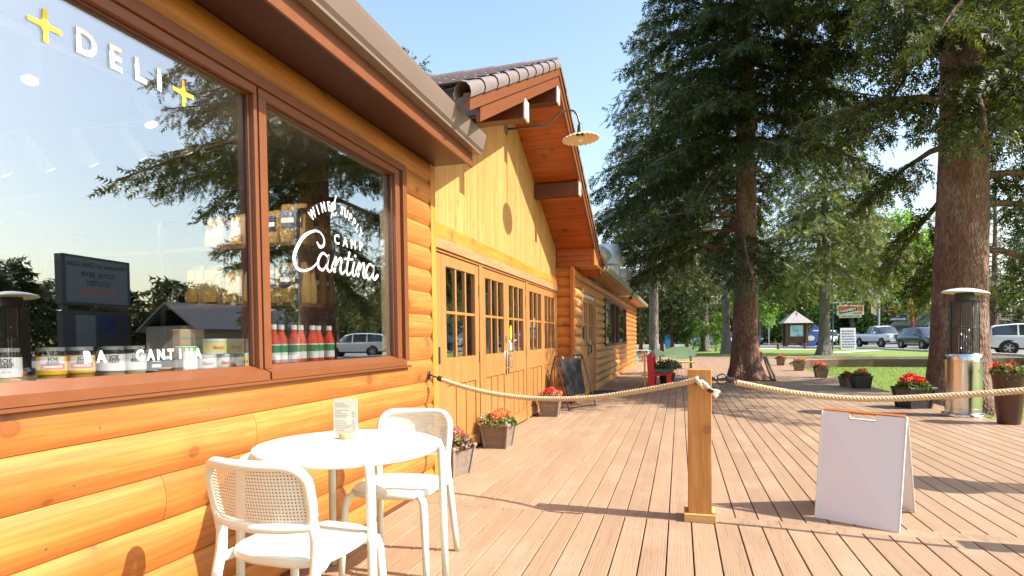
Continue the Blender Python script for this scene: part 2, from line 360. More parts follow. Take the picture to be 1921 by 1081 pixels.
# road: from the right, curving away to the left behind the kiosk
def sheet(name, pts, m, z, label):
    o = MB().poly([(x, y, z) for x, y in pts]).build(name, m); tag(o, label, kind='structure'); return o
sheet('road', [(16.9, 30), (16.7, 36), (16.4, 40), (15.9, 46), (15.2, 53), (13.0, 58), (9, 60.5), (-4, 60.5), (-40, 61), (-40, 92), (60, 92), (90, 60), (90, 20), (17, 20)], M_ASPH, 0.004, 'worn grey road and parking area beyond the lawn')
kb = MB(); kp = [(16.55, 30), (16.35, 36), (16.05, 40), (15.55, 46), (14.85, 52.8), (12.8, 57.6), (9, 60.1), (-4, 60.1), (-40, 60.6)]
for (a, b_), (c_, d_) in zip(kp[:-1], kp[1:]):
    n = Vector((d_ - b_, -(c_ - a), 0)).normalized() * 0.35
    zz = lambda x, y: max(gz(x, y) - 0.05, -0.35)
    kb._add([(a, b_, -0.4), (c_, d_, -0.4), (c_ + n.x, d_ + n.y, -0.4), (a + n.x, b_ + n.y, -0.4), (a, b_, 0.12), (c_, d_, 0.12), (c_ + n.x, d_ + n.y, 0.12), (a + n.x, b_ + n.y, 0.12)],
            [(4, 5, 6, 7), (0, 1, 5, 4), (2, 3, 7, 6), (0, 4, 7, 3), (1, 2, 6, 5)])
tag(kb.build('kerb', M_CONC), 'pale concrete kerb along the road edge', kind='structure')
sheet('path', [(8.9, 43.5), (14.2, 51.0), (14.6, 49.5), (10.2, 42.6)], M_CONC, 0.006, 'narrow pale concrete path across the far lawn')
pth = sheet('pavement', [(5.2, 57.5), (9.6, 51.5), (11.2, 52), (7.6, 58.5)], M_CONC, 0.007, 'pale concrete slab on the lawn near the kiosk')
pk = sheet('parking_lot', [(-40, 61.5), (-14, 61.5), (-12, 90), (-40, 92)], M_CONC, 0.010, 'bright pale parking lot behind the young spruces')

# deck: every board a piece of its own
deck_root = bpy.data.objects.new('deck', None); col.objects.link(deck_root); tag(deck_root, 'reddish brown composite board deck along the log building', kind='structure')
PITCH, X0, GAP = 0.1437, 0.0698, 0.0075
BW = PITCH - GAP
_bm = {}
def board_mesh(L):
    k = round(L, 2)
    if k not in _bm: _bm[k] = MB().box(-BW / 2, BW / 2, 0, k, -0.025, 0, 0.0025).mesh('deck_board', M_DECK)
    return _bm[k]
YC0, YC1 = 4.055, 4.195            # cross board
def right_end(k): return X0 + k * PITCH
for k in range(-17, 31):
    xc = X0 + (k + 0.5) * PITCH
    segs = [(-3.5, YC0 - 0.004)]
    jr = random.Random(k * 31 + 5)
    y = YC1 + 0.004
    end = 36.9 + 0.55 * max(0, xc) if xc > -2.6 else 36.9
    if xc > 4.25: end = 9.9
    if xc < -2.25: continue
    far = end
    first = jr.choice([4.9, 4.9, 4.9, 2.5]) if False else 4.88
    while y < far - 0.01:
        L = min(4.88, far - y); segs.append((y, y + L - 0.003)); y += L
    for a, b_ in segs: new_obj('deck_board', board_mesh(b_ - a), deck_root, (xc, a, 0))
cb = MB().box(-2.26, 4.45, YC0, YC1, -0.025, 0.0, 0.0025)
M_DECKX = None
def m_deckx():
    m = M_DECK.copy(); m.name = 'composite_deck_cross'
    for n in m.node_tree.nodes:
        if n.type == 'MAPPING': n.inputs['Rotation'].default_value = (0, 0, R(90))
    return m
M_DECKX = m_deckx()
# one cross board split in three lengths
for a, b_ in ((-2.26, 0.62), (0.623, 4.45)): new_obj('cross_board', MB().box(a, b_, YC0, YC1, -0.025, 0, 0.0025).mesh('cross_board', M_DECKX), deck_root)
# dark joist void below the boards, and fascia along the lawn edge
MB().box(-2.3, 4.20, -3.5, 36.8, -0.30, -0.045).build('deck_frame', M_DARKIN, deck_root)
for a, b_ in ((9.93, 15.2), (15.203, 20.4), (20.403, 24.6)): MB().box(4.262, 4.29, a, b_, -0.36, -0.004, 0.003).build('fascia_board', M_FASCIA, deck_root)
MB().box(4.405, 4.435, -3.5, 9.93, -0.36, -0.004, 0.003).build('fascia_board', M_FASCIA, deck_root)
# boardwalk leaving to the right, its fascia sweeping round from the deck edge
bw = bpy.data.objects.new('boardwalk', None); col.objects.link(bw); tag(bw, 'raised boardwalk with dark brown fascia crossing the lawn', kind='structure')
curve = [(4.28, 24.5), (4.45, 27.0), (5.0, 29.4), (6.0, 31.1), (7.4, 31.9), (9.0, 32.2), (12.5, 32.2), (15.0, 33.2), (17.0, 34.8), (20.0, 37.0)]
outer = [(4.2, 38.5), (4.2, 38.4), (4.3, 38.2), (5.6, 37.2), (7.2, 36.3), (9.0, 35.9), (12.8, 35.8), (15.4, 36.5), (17.2, 37.6), (20.0, 39.4)]
for (p, q), (r_, s_) in zip(zip(curve[:-1], curve[1:]), zip(outer[:-1], outer[1:])):
    MB()._add([(p[0], p[1], -0.4), (q[0], q[1], -0.4), (q[0], q[1], -0.002), (p[0], p[1], -0.002), (p[0], p[1] + .03, -0.4), (q[0], q[1] + .03, -0.4), (q[0], q[1] + .03, -0.002), (p[0], p[1] + .03, -0.002)],
              [(0, 1, 2, 3), (4, 7, 6, 5), (3, 2, 6, 7), (0, 4, 5, 1)]).build('fascia_board', M_FASCIA, bw)
    nb = 22
    for i in range(nb):                                         # boards run across the walk direction
        t0, t1 = i / nb, (i + 0.955) / nb
        L = lambda a, b_, t: a + (b_ - a) * t
        a0 = (L(p[0], r_[0], t0), L(p[1], r_[1], t0)); a1 = (L(q[0], s_[0], t0), L(q[1], s_[1], t0)); b1 = (L(q[0], s_[0], t1), L(q[1], s_[1], t1)); b0 = (L(p[0], r_[0], t1), L(p[1], r_[1], t1))
        if p[0] < 5.5 and i < 1: continue
        MB().poly([(*a0, 0.001), (*a1, 0.001), (*b1, 0.001), (*b0, 0.001)])._add([(*a0, -.02), (*a1, -.02), (*a1, .001), (*a0, .001)], [(0, 1, 2, 3)]).build('deck_board', M_DECKX, bw)

# ---------------------------------------------------------------- log building with the shop window
ZS = [-0.10] + [0.131 + 0.185 * k for k in range(0, 15)]
def log_piece(parent, y0, y1, z0, z1, xw, bul, m, axis='y', name='log'):
    n = 8; h = z1 - z0; pts = [(xw - 0.06, z0 + 0.001)]
    for i in range(n + 1):
        t = i / n; pts.append((xw + bul * (0.25 * math.sin(math.pi * t) ** 0.4 + 0.75 * math.sin(math.pi * t) ** 0.8), z0 + 0.0015 + (h - 0.003) * t))
    pts.append((xw - 0.06, z1 - 0.001))
    f = (lambda u, v, d: (u, d, v)) if axis == 'y' else (lambda u, v, d: (d, -u, v))
    mb = MB().prism(pts, f, y0, y1)
    return mb.build(name, m, parent, smooth=35)
WX = -2.02
shop = thing('log_shop', 'orange log shop building with big brown framed display windows and brown eave', 'building', (-2.02, 2.0, 0))
splits = {0: [-2.2, 1.15, 4.615], 1: [-2.2, 3.3, 4.615], 2: [-2.2, 0.2, 4.615], 3: [-2.2, 1.9, 4.615], 4: [-2.2, 2.44, 4.615], 5: [-2.2, 1.0, 4.615]}
for k in range(6):
    for a, b_ in zip(splits[k][:-1], splits[k][1:]): log_piece(shop, a + 0.0012, b_ - 0.0012, ZS[k], min(ZS[k + 1], 1.056), WX, 0.026, M_LOG)
NAIL = MB().lathe([(0.0, .003), (.0035, .0022), (.0042, 0)], 8, M=Matrix.Rotation(R(90), 3, 'Y'), cap=False).mesh('nail', M_STEEL)
for k in range(1, 6):
    for q in range(8):
        yq = -0.4 + q * 0.61 + 0.05 * ((k * 7 + q * 3) % 5)
        if yq < 4.5: new_obj('nail', NAIL, shop, Vector((WX + 0.0215, yq, ZS[k] + 0.052 + .004 * (q % 3))) - shop.location)
for k in range(6, 14):
    log_piece(shop, 4.14, 4.612 + rnd.uniform(-.006, .006), ZS[k], ZS[k + 1], WX, 0.026, M_LOG)
NAIL = MB().lathe([(0.0, .003), (.0035, .0022), (.0042, 0)], 8, M=Matrix.Rotation(R(90), 3, 'Y'), cap=False).mesh('nail', M_STEEL)
for k in range(1, 6):
    for q in range(8):
        yq = -0.4 + q * 0.61 + 0.05 * ((k * 7 + q * 3) % 5)
        if yq < 4.5: new_obj('nail', NAIL, shop, Vector((WX + 0.0215, yq, ZS[k] + 0.052 + .004 * (q % 3))) - shop.location)
for k in range(6, 14): log_piece(shop, -2.2, 0.70, ZS[k], ZS[k + 1], WX, 0.026, M_LOG)
for a, b_ in ((-2.2, 1.02), (1.022, 4.612)): log_piece(shop, a, b_, 2.537, 2.70, WX, 0.026, M_LOG)
MB().box(-2.14, -2.012, 4.655, 4.752, -0.1, 2.698, 0.003).build('corner_trim', M_TRIM, shop)
MB().box(-2.14, -2.085, 4.55, 4.66, -0.1, 2.698).build('corner_backing', M_TRIM, shop)
MB().box(-2.05, -1.96, -2.2, 4.62, -0.1, 0.012, 0.004).build('base_strip', M_BROWN_D, shop)
# windows: frame > pane, sill
def window(y0, y1, left_front, right_front):
    """y0..y1 clear glass; frame fronts either side"""
    z0, z1 = 1.103, 2.438
    fr = MB()
    fr.box(-2.07, -2.000, y0 - left_front, y0, z0 - 0.02, z1, 0.003).box(-2.07, -2.000, y1, y1 + right_front, z0 - 0.02, z1, 0.003)
    fr.box(-2.07, -2.0005, y0 - left_front, y1 + right_front, z1, z1 + 0.042, 0.003)
    w = fr.build('window', M_BROWN, shop)
    MB().box(-2.056, -2.050, y0 - 0.012, y1 + 0.012, z0 - 0.012, z1 + 0.012).build('pane', M_GLASS, w)
    fs = MB()                                                    # glazing bead, stepping back to the glass
    fs.box(-2.049, -2.030, y0, y0 + 0.010, z0, z1, 0.002).box(-2.049, -2.030, y1 - 0.010, y1, z0, z1, 0.002).box(-2.049, -2.030, y0 + 0.0105, y1 - 0.0105, z1 - 0.010, z1, 0.002)
    fs.build('glazing_bead', M_BROWN_D, w)
    MB()._add([(-2.07, y0 - left_front, 1.03), (-1.962, y0 - left_front, 1.03), (-1.962, y0 - left_front, 1.068), (-2.048, y0 - left_front, 1.102), (-2.07, y0 - left_front, 1.102),
               (-2.07, y1 + right_front, 1.03), (-1.962, y1 + right_front, 1.03), (-1.962, y1 + right_front, 1.068), (-2.048, y1 + right_front, 1.102), (-2.07, y1 + right_front, 1.102)],
              [(0, 1, 2, 3, 4), (9, 8, 7, 6, 5), (1, 6, 7, 2), (2, 7, 8, 3), (3, 8, 9, 4), (0, 5, 6, 1)]).build('sill', M_BROWN, w)
    return w
w1 = window(0.78, 2.482, 0.05, 0.024); w2 = window(2.574, 3.985, 0.054, 0.065)
# surrounding casing: head and right jamb stand proud of the frames
MB().box(-2.06, -1.985, 0.70, 4.136, 2.482, 2.534, 0.003).build('window_head_casing', M_BROWN, shop)
MB().box(-2.06, -1.982, 4.075, 4.136, 1.069, 2.4815, 0.003).build('window_side_casing', M_BROWN, shop)
MB().box(-2.06, -2.012, 4.0505, 4.0745, 1.069, 2.4815, 0.002).build('window_side_stop', M_BROWN_D, shop)
MB().box(-1.99, -1.966, 0.70, 4.136, 1.012, 1.0295, 0.002).build('sill_apron', M_BROWN, shop)
MB().box(-2.06, -2.014, 2.5065, 2.5195, 1.069, 2.4815, 0.0).build('mullion_gap', M_BLACK, shop)
MB().box(-2.06, -1.985, 0.70, 0.73, 1.069, 2.4815, 0.003).build('window_side_casing', M_BROWN, shop)
# eave: soffit, fascia, K-style gutter, roof
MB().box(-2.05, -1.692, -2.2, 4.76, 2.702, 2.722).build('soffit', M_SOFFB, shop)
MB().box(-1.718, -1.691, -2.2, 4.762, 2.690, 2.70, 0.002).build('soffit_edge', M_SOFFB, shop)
MB().box(-1.6905, -1.6735, -2.2, 4.763, 2.664, 2.95, 0.003).build('fascia', M_BROWN, shop)
gp = [(-1.6730, 2.775), (-1.6100, 2.775), (-1.6080, 2.79), (-1.5900, 2.81), (-1.5750, 2.86), (-1.5630, 2.905), (-1.5590, 2.93), (-1.5690, 2.93), (-1.5715, 2.908), (-1.5840, 2.862), (-1.5980, 2.815), (-1.6150, 2.785), (-1.6650, 2.785), (-1.6650, 2.93), (-1.6730, 2.93)]
MB().prism(gp, lambda u, v, d: (u, d, v), -2.2, 4.79).build('gutter', M_GUT, shop)
MB().prism([(-1.6730, 2.775), (-1.6100, 2.775), (-1.6080, 2.79), (-1.5900, 2.81), (-1.5750, 2.86), (-1.5590, 2.93), (-1.6730, 2.93)], lambda u, v, d: (u, d, v), 4.7905, 4.794).build('gutter_end', M_GUT, shop)
MB()._add([(-1.66, -2.2, 2.955), (-1.66, 4.76, 2.955), (-7.5, 4.76, 5.0), (-7.5, -2.2, 5.0), (-1.66, -2.2, 2.935), (-1.66, 4.76, 2.935), (-7.5, 4.76, 4.95), (-7.5, -2.2, 4.95)],
          [(0, 1, 2, 3), (7, 6, 5, 4), (0, 4, 5, 1), (1, 5, 6, 2), (2, 6, 7, 3), (3, 7, 4, 0)]).build('roof', M_TILE, shop)
# inside of the shop
M_IWALL = plain('tan_interior_wall', (0.50, 0.40, 0.26), 0.7, var=0.05, scale=2); M_ICEIL = plain('white_interior_ceiling', (0.66, 0.66, 0.66), 0.8, var=0.02, scale=2)
M_IFLOOR = plain('dark_shop_floor', (0.06, 0.05, 0.045), 0.6); M_CREAM = plain('cream_window_liner', (0.56, 0.48, 0.34), 0.6, var=0.03)
MB().box(-6.6, -2.15, -2.2, 4.52, -0.1, 0.0).build('shop_floor', M_IFLOOR, shop)
MB().box(-6.6, -2.10, -2.2, 4.54, 2.72, 2.76).build('ceiling', M_ICEIL, shop)
MB().box(-6.7, -6.6, -2.2, 4.54, -0.1, 2.76).build('back_wall', M_IWALL, shop)
MB().box(-6.6, -2.145, 4.46, 4.54, 0.0, 2.719).build('side_wall', M_IWALL, shop)
MB().box(-6.6, -2.14, -2.28, -2.2, -0.1, 2.76).build('side_wall', M_IWALL, shop)
MB().box(-2.14, -2.085, -2.2, 4.54, -0.1, 1.09).build('wall_lining', M_IWALL, shop)
MB().box(-2.14, -2.075, -2.2, 4.54, 2.45, 2.70).build('wall_lining', M_CREAM, shop)
MB().box(-2.14, -2.075, 4.0, 4.54, 1.0905, 2.4495).build('wall_lining', M_CREAM, shop)
MB().box(-2.14, -2.085, -2.2, 0.76, 1.0905, 2.4495).build('wall_lining', M_IWALL, shop)
MB().box(-2.075, -2.06, 4.0, 4.03, 1.10, 2.45).build('window_liner', M_CREAM, shop)
# vinyl lettering on the glass (parts of the windows)
GX = -2.0485
def gl(txt, size, y, z, m=M_VINYL, rot=0, par=w1, **k):
    M = Matrix.Translation((GX, y, z)) @ FACE_X @ Matrix.Rotation(rot, 4, 'Z'); return text_on(txt, size, m, par, M, **k)
S = 0.9856
def gy(y): return y * S
def gzz(z): return 1.225 + (z - 1.225) * S
for ch, y, sq in (('D', 1.690, 0.92), ('E', 1.806, 0.92), ('L', 1.914, 0.92), ('I', 2.005, 1.0)): gl(ch, 0.122, gy(y), gzz(2.311), bold=0.004, squash=sq)
def cross(y, z, par):
    L, a = 0.056, 0.0075; o = []
    for k in range(4):
        c, s = math.cos(k * math.pi / 2), math.sin(k * math.pi / 2)
        for u, v in ((L, -a), (L, a), (a * 2.2, a * 1.15), (a * 1.15, a * 2.2)): o.append((y + u * c - v * s, z + u * s + v * c))
    MB().prism(o, lambda u, v, d: (d, u, v), GX - .0006, GX + .0006).build('lettering', M_YVINYL, par)
cross(gy(1.545), gzz(2.309), w1); cross(gy(2.13), gzz(2.309), w1)
for i, ch in enumerate('CANTINA'): gl(ch, 0.058, gy(1.875 + i * 0.0495), gzz(1.171), bold=0.0022, squash=0.85)
for i, ch in enumerate('BA'): gl(ch, 0.058, gy(1.655 + i * 0.055), gzz(1.171), bold=0.0022, squash=0.85)
def ribbon(strokes, par, wd, M=None, taper=True):
    mb = MB()
    for st in strokes:
        P = [Vector((0, p[0], p[1])) for p in st]; ws = [(p[2] if len(p) > 2 else 1.0) * wd for p in st]
        # Catmull-Rom resample
        Q = []; Wq = []
        for i in range(len(P) - 1):
            p0, p1, p2, p3 = P[max(i - 1, 0)], P[i], P[i + 1], P[min(i + 2, len(P) - 1)]
            for j in range(6):
                t = j / 6; Q.append(0.5 * ((2 * p1) + (p2 - p0) * t + (2 * p0 - 5 * p1 + 4 * p2 - p3) * t * t + (3 * p1 - p0 - 3 * p2 + p3) * t ** 3)); Wq.append(ws[i] * (1 - t) + ws[i + 1] * t)
        Q.append(P[-1]); Wq.append(ws[-1])
        L = []; Rr = []
        for i, q in enumerate(Q):
            t = Q[min(i + 1, len(Q) - 1)] - Q[max(i - 1, 0)]; n = Vector((0, -t.z, t.y)).normalized() * Wq[i]
            L.append(q + n); Rr.append(q - n)
        for i in range(len(Q) - 1): mb._add([L[i], L[i + 1], Rr[i + 1], Rr[i]], [(0, 1, 2, 3)])
    o = mb.mesh('lettering', M_VINYL); o.transform(M if M is not None else Matrix.Identity(4)); return new_obj('lettering', o, par)
# big script word: capital C then antina
ox = Matrix.Translation((GX, 0, 0))
def sy(y): return gy(y)
Cc = [(3.10, 1.80, .5), (3.13, 1.775, 1.1), (3.17, 1.79, .9), (3.175, 1.83, .6), (3.13, 1.862, .6), (3.06, 1.855, .8), (2.96, 1.80, 1.3), (2.885, 1.70, 1.6), (2.89, 1.635, 1.3), (2.95, 1.612, .8), (3.04, 1.635, .6), (3.10, 1.675, .6)]
def let_a(x): return [[(x + .11, 1.725, .7), (x + .06, 1.74, .8), (x + .015, 1.70, 1.1), (x + .01, 1.655, 1.1), (x + .05, 1.637, .8), (x + .09, 1.668, .6), (x + .125, 1.735, .9)], [(x + .125, 1.738, 1.0), (x + .10, 1.665, 1.1), (x + .125, 1.637, .8), (x + .17, 1.662, .6)]]
def let_n(x): return [[(x + .00, 1.665, .6), (x + .045, 1.728, .8), (x + .055, 1.715, 1.0), (x + .03, 1.635, 1.0)], [(x + .035, 1.66, .6), (x + .09, 1.728, .8), (x + .115, 1.725, 1.0), (x + .10, 1.66, 1.1), (x + .12, 1.637, .8), (x + .16, 1.662, .6)]]
def let_t(x): return [[(x + .07, 1.79, 1.0), (x + .03, 1.67, 1.1), (x + .045, 1.637, .9), (x + .09, 1.662, .6)], [(x + .0, 1.735, .7), (x + .11, 1.745, .7)]]
def let_i(x): return [[(x + .045, 1.73, 1.0), (x + .02, 1.665, 1.1), (x + .035, 1.637, .8), (x + .075, 1.662, .6)], [(x + .058, 1.765, 1.2), (x + .062, 1.778, 1.2)]]
for i, letter in enumerate(([Cc], let_a(3.10), let_n(3.25), let_t(3.395), [let_i(3.475)[0]], [let_i(3.475)[1]], let_n(3.535), let_a(3.665), [[(3.80, 1.655, .6), (3.835, 1.675, .9), (3.84, 1.66, .9)]])):
    ribbon([[(sy(p[0]), gzz(p[1] + 0.012), p[2]) for p in s] for s in letter], w2, 0.0085, Matrix.Translation((GX + 0.0002 * (i % 2), 0, 0)))
for i, ch in enumerate('CAMP'): gl(ch, 0.085, gy(3.315 + i * 0.098), gzz(1.856 - 0.001 * i), bold=0.0015, par=w2)
cyy, czz, rr_ = 3.300, 1.650, 0.406
arc = 'WINE'
for i, ch in enumerate('WINE'):
    a = R(129 - i * 9.0); gl(ch, 0.080, gy(cyy + 0.02 + math.cos(a) * rr_), gzz(czz + math.sin(a) * rr_), rot=a - math.pi / 2, bold=0.0016, squash=0.8, par=w2)
for i, ch in enumerate('SUPPLY'):
    a = R(81.5 - i * 7.2); gl(ch, 0.080, gy(cyy + 0.02 + math.cos(a) * rr_), gzz(czz + math.sin(a) * rr_), rot=a - math.pi / 2, bold=0.0016, squash=0.8, par=w2)
ribbon([[(gy(3.258), gzz(1.985), .5), (gy(3.292), gzz(2.07), .9), (gy(3.318), gzz(2.135), .6)]], w2, 0.0065, ox)
ribbon([[(gy(3.275), gzz(2.035), .7), (gy(3.305), gzz(2.055), .8), (gy(3.29), gzz(2.085), .8), (gy(3.26), gzz(2.05), .8), (gy(3.285), gzz(2.005), .8), (gy(3.32), gzz(2.03), .6)]], w2, 0.0065, ox)
# ---------------------------------------------------------------- gabled hall with the timber doors
HX, AY, SL, HALF = -2.20, 7.55, 0.49, 4.15
ZT = 4.73
def zu(y): return ZT - 0.27 - SL * abs(y - AY)
hall = thing('gabled_hall', 'gabled timber hall with yellow pine siding and six glazed wooden doors', 'building', (HX, AY, 0))
BWD = 0.0905; y = 4.30; i = 0
while y < 10.82:
    y1 = min(y + BWD - 0.0015, 10.835); c = 0.004
    pts = []
    vs = []
    for (xx, a, b_) in ((HX - 0.02, y, y1), (HX - 0.003, y, y1), (HX + 0.001, y + c, y1 - c)):
        vs += [(xx, a, 2.3235), (xx, b_, 2.3235), (xx, b_, zu(b_) + 0.01), (xx, a, zu(a) + 0.01)]
    fs = [(3, 2, 1, 0), (8, 9, 10, 11)]
    for k in (0, 4):
        for q in range(4): fs.append((k + q, k + (q + 1) % 4, k + 4 + (q + 1) % 4, k + 4 + q))
    MB()._add(vs, fs).build('siding_board', M_SIDE, hall); y += BWD; i += 1
MB().box(HX - 0.05, HX + 0.022, 4.3, 10.835, 2.184, 2.322, 0.004).build('band_board', M_TRIMY, hall)
MB().box(HX - 0.08, HX + 0.034, 4.3, 10.835, 2.078, 2.182, 0.004).build('header_beam', M_BEAM, hall)
MB().box(HX - 0.06, HX + 0.016, 4.3, 10.835, 2.050, 2.0765, 0.003).build('door_head', M_DOOR, hall)
for a, b_ in ((6.405, 6.515), (8.535, 8.655), (10.762, 10.835)): MB().box(HX - 0.06, HX + 0.014, a, b_, 0.0, 2.0495, 0.004).build('door_post', M_DOOR, hall)
for a, b_ in ((4.3, 6.40), (6.52, 8.53), (8.66, 10.76)): MB().box(HX - 0.10, HX + 0.012, a, b_, -0.02, 0.012, 0.003).build('threshold', M_BROWN_D, hall)
HINGE = MB().box(0, 0.012, -0.016, 0.016, 0, 0.13, 0.003).mesh('hinge', M_BLACK)
def door_leaf(parent, x, y0, y1, hinge_right, z0=0.016, z1=2.045, mat=M_DOOR, glass_m=None, panels=True):
    g = glass_m or M_GLASSD; T = 0.045; xf = x; mb = MB(); st = 0.115
    gz0, gz1 = 1.035, 1.935
    mb.box(xf - T, xf, y0, y0 + st, z0, z1, 0.003).box(xf - T, xf, y1 - st, y1, z0, z1, 0.003)
    mb.box(xf - T, xf - 0.0005, y0 + st, y1 - st, gz1, z1, 0.002).box(xf - T, xf - 0.0005, y0 + st, y1 - st, 0.76, gz0, 0.002).box(xf - T, xf - 0.0005, y0 + st, y1 - st, z0, 0.16, 0.002)
    a, b_ = y0 + st, y1 - st; w = (b_ - a); mu = 0.030
    for k in (1, 2): mb.box(xf - T + .008, xf - 0.006, a + w * k / 3 - mu / 2, a + w * k / 3 + mu / 2, gz0, gz1, 0.004)
    zm = (gz0 + gz1) / 2 - 0.0
    for k in range(3):
        pa = a + w * k / 3 + (mu / 2 if k else 0); pb = a + w * (k + 1) / 3 - (mu / 2 if k < 2 else 0)
        mb.box(xf - T + .008, xf - 0.006, pa, pb, zm - mu / 2, zm + mu / 2, 0.004)
    for k in (1, 2): mb.box(xf - T + .006, xf - 0.003, a + w * k / 3 - 0.02, a + w * k / 3 + 0.02, 0.16, 0.76, 0.004)
    d = mb.build('door', mat, parent)
    for k in range(3):
        pa = a + w * k / 3 + (mu / 2 if k else 0); pb = a + w * (k + 1) / 3 - (mu / 2 if k < 2 else 0)
        for q0, q1 in ((gz0, zm - mu / 2), (zm + mu / 2, gz1)): MB().box(xf - 0.028, xf - 0.023, pa, pb, q0, q1).build('pane', g, d)
        qa = a + w * k / 3 + (0.02 if k else 0); qb = a + w * (k + 1) / 3 - (0.02 if k < 2 else 0)
        MB().box(xf - 0.036, xf - 0.014, qa, qb, 0.16, 0.76, 0.008).build('panel', mat, d)
    for hz in (0.22, 0.95, 1.70): new_obj('hinge', HINGE, d, (xf - 0.004, (y1 + 0.004) if hinge_right else (y0 - 0.004), hz))
    return d
def pull(parent, x, y, zc, m=M_STEEL):
    mb = MB().box(x - 0.002, x + 0.004, y - 0.035, y + 0.035, zc - 0.19, zc + 0.13, 0.002)
    mb.tube([(x, y, zc - 0.10), (x + .045, y, zc - 0.10), (x + .06, y, zc - 0.085), (x + .06, y, zc + 0.05), (x + .045, y, zc + 0.065), (x, y, zc + 0.065)], 0.008, 8)
    return mb.build('handle', m, parent, smooth=40)
DX = HX + 0.002
dl = [door_leaf(hall, DX, 4.302, 5.298, False), door_leaf(hall, DX, 5.304, 6.398, True), door_leaf(hall, DX, 6.524, 7.520, False), door_leaf(hall, DX, 7.526, 8.526, True), door_leaf(hall, DX, 8.664, 9.700, False), door_leaf(hall, DX, 9.706, 10.752, True)]
pull(dl[2], DX, 7.465, 0.93); pull(dl[3], DX, 7.58, 0.93)
MB().box(DX, DX + .006, 7.44, 7.49, 1.16, 1.25, 0.002).build('lock_plate', M_STEEL, dl[2])
MB().box(DX, DX + .012, 5.205, 5.232, 0.985, 1.15, 0.004).build('lock_plate', M_BLACK, dl[0])
M_GREENST = plain('green_sticker', (0.42, 0.62, 0.05), 0.5); M_BLUEST = plain('pale_blue_sticker', (0.45, 0.66, 0.82), 0.5)
MB().prism([(math.cos(t) * .055 + 7.79, math.sin(t) * .10 + 1.30) for t in [k * math.pi / 10 for k in range(20)]], lambda u, v, d: (d, u, v), DX - 0.0215, DX - 0.0205).build('sticker', M_GREENST, dl[3])
MB().box(DX - 0.0215, DX - 0.0205, 7.735, 7.845, 1.06, 1.16).build('sticker', M_BLUEST, dl[3])
# interior: dim room behind the doors
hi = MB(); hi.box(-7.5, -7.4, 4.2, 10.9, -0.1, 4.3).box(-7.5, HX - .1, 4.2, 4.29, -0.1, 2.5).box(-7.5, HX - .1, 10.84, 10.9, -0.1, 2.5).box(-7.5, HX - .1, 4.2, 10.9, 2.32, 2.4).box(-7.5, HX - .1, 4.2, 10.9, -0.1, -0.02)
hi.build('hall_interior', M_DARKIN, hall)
# soffit boards, each running out from the wall
OX = -1.515
pitch_s = 0.0915; ns_ = int((HALF) / (pitch_s * math.cos(math.atan(SL))))
for sgn in (1, -1):
    for k in range(ns_):
        d0 = k * HALF / ns_ + 0.0; d1 = (k + 1) * HALF / ns_ - 0.004
        a, b_ = AY + sgn * d0, AY + sgn * d1
        if sgn < 0 and b_ < 4.52: continue
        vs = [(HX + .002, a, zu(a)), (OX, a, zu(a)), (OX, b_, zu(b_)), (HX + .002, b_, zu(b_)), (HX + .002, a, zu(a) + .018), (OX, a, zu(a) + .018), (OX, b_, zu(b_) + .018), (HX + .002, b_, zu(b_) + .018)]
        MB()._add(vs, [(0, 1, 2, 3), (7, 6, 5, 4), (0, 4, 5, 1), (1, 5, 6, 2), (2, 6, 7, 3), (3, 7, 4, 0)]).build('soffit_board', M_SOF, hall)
# purlin beams with white metal end caps
M_CAP = plain('pale_metal_cap', (0.62, 0.58, 0.54), 0.4, var=0.15)
for yy in (5.88, 7.55, 9.22):
    zt = zu(yy) - 0.006 if yy != AY else zu(yy) - 0.035
    p = MB().box(HX - 0.02, -1.50, yy - 0.075, yy + 0.075, zt - 0.21, zt, 0.006).build('purlin', M_BROWN_D, hall)
    MB().box(-1.4995, -1.475, yy - 0.078, yy + 0.078, zt - 0.215, zt - 0.01, 0.006).build('end_cap', M_CAP, p)
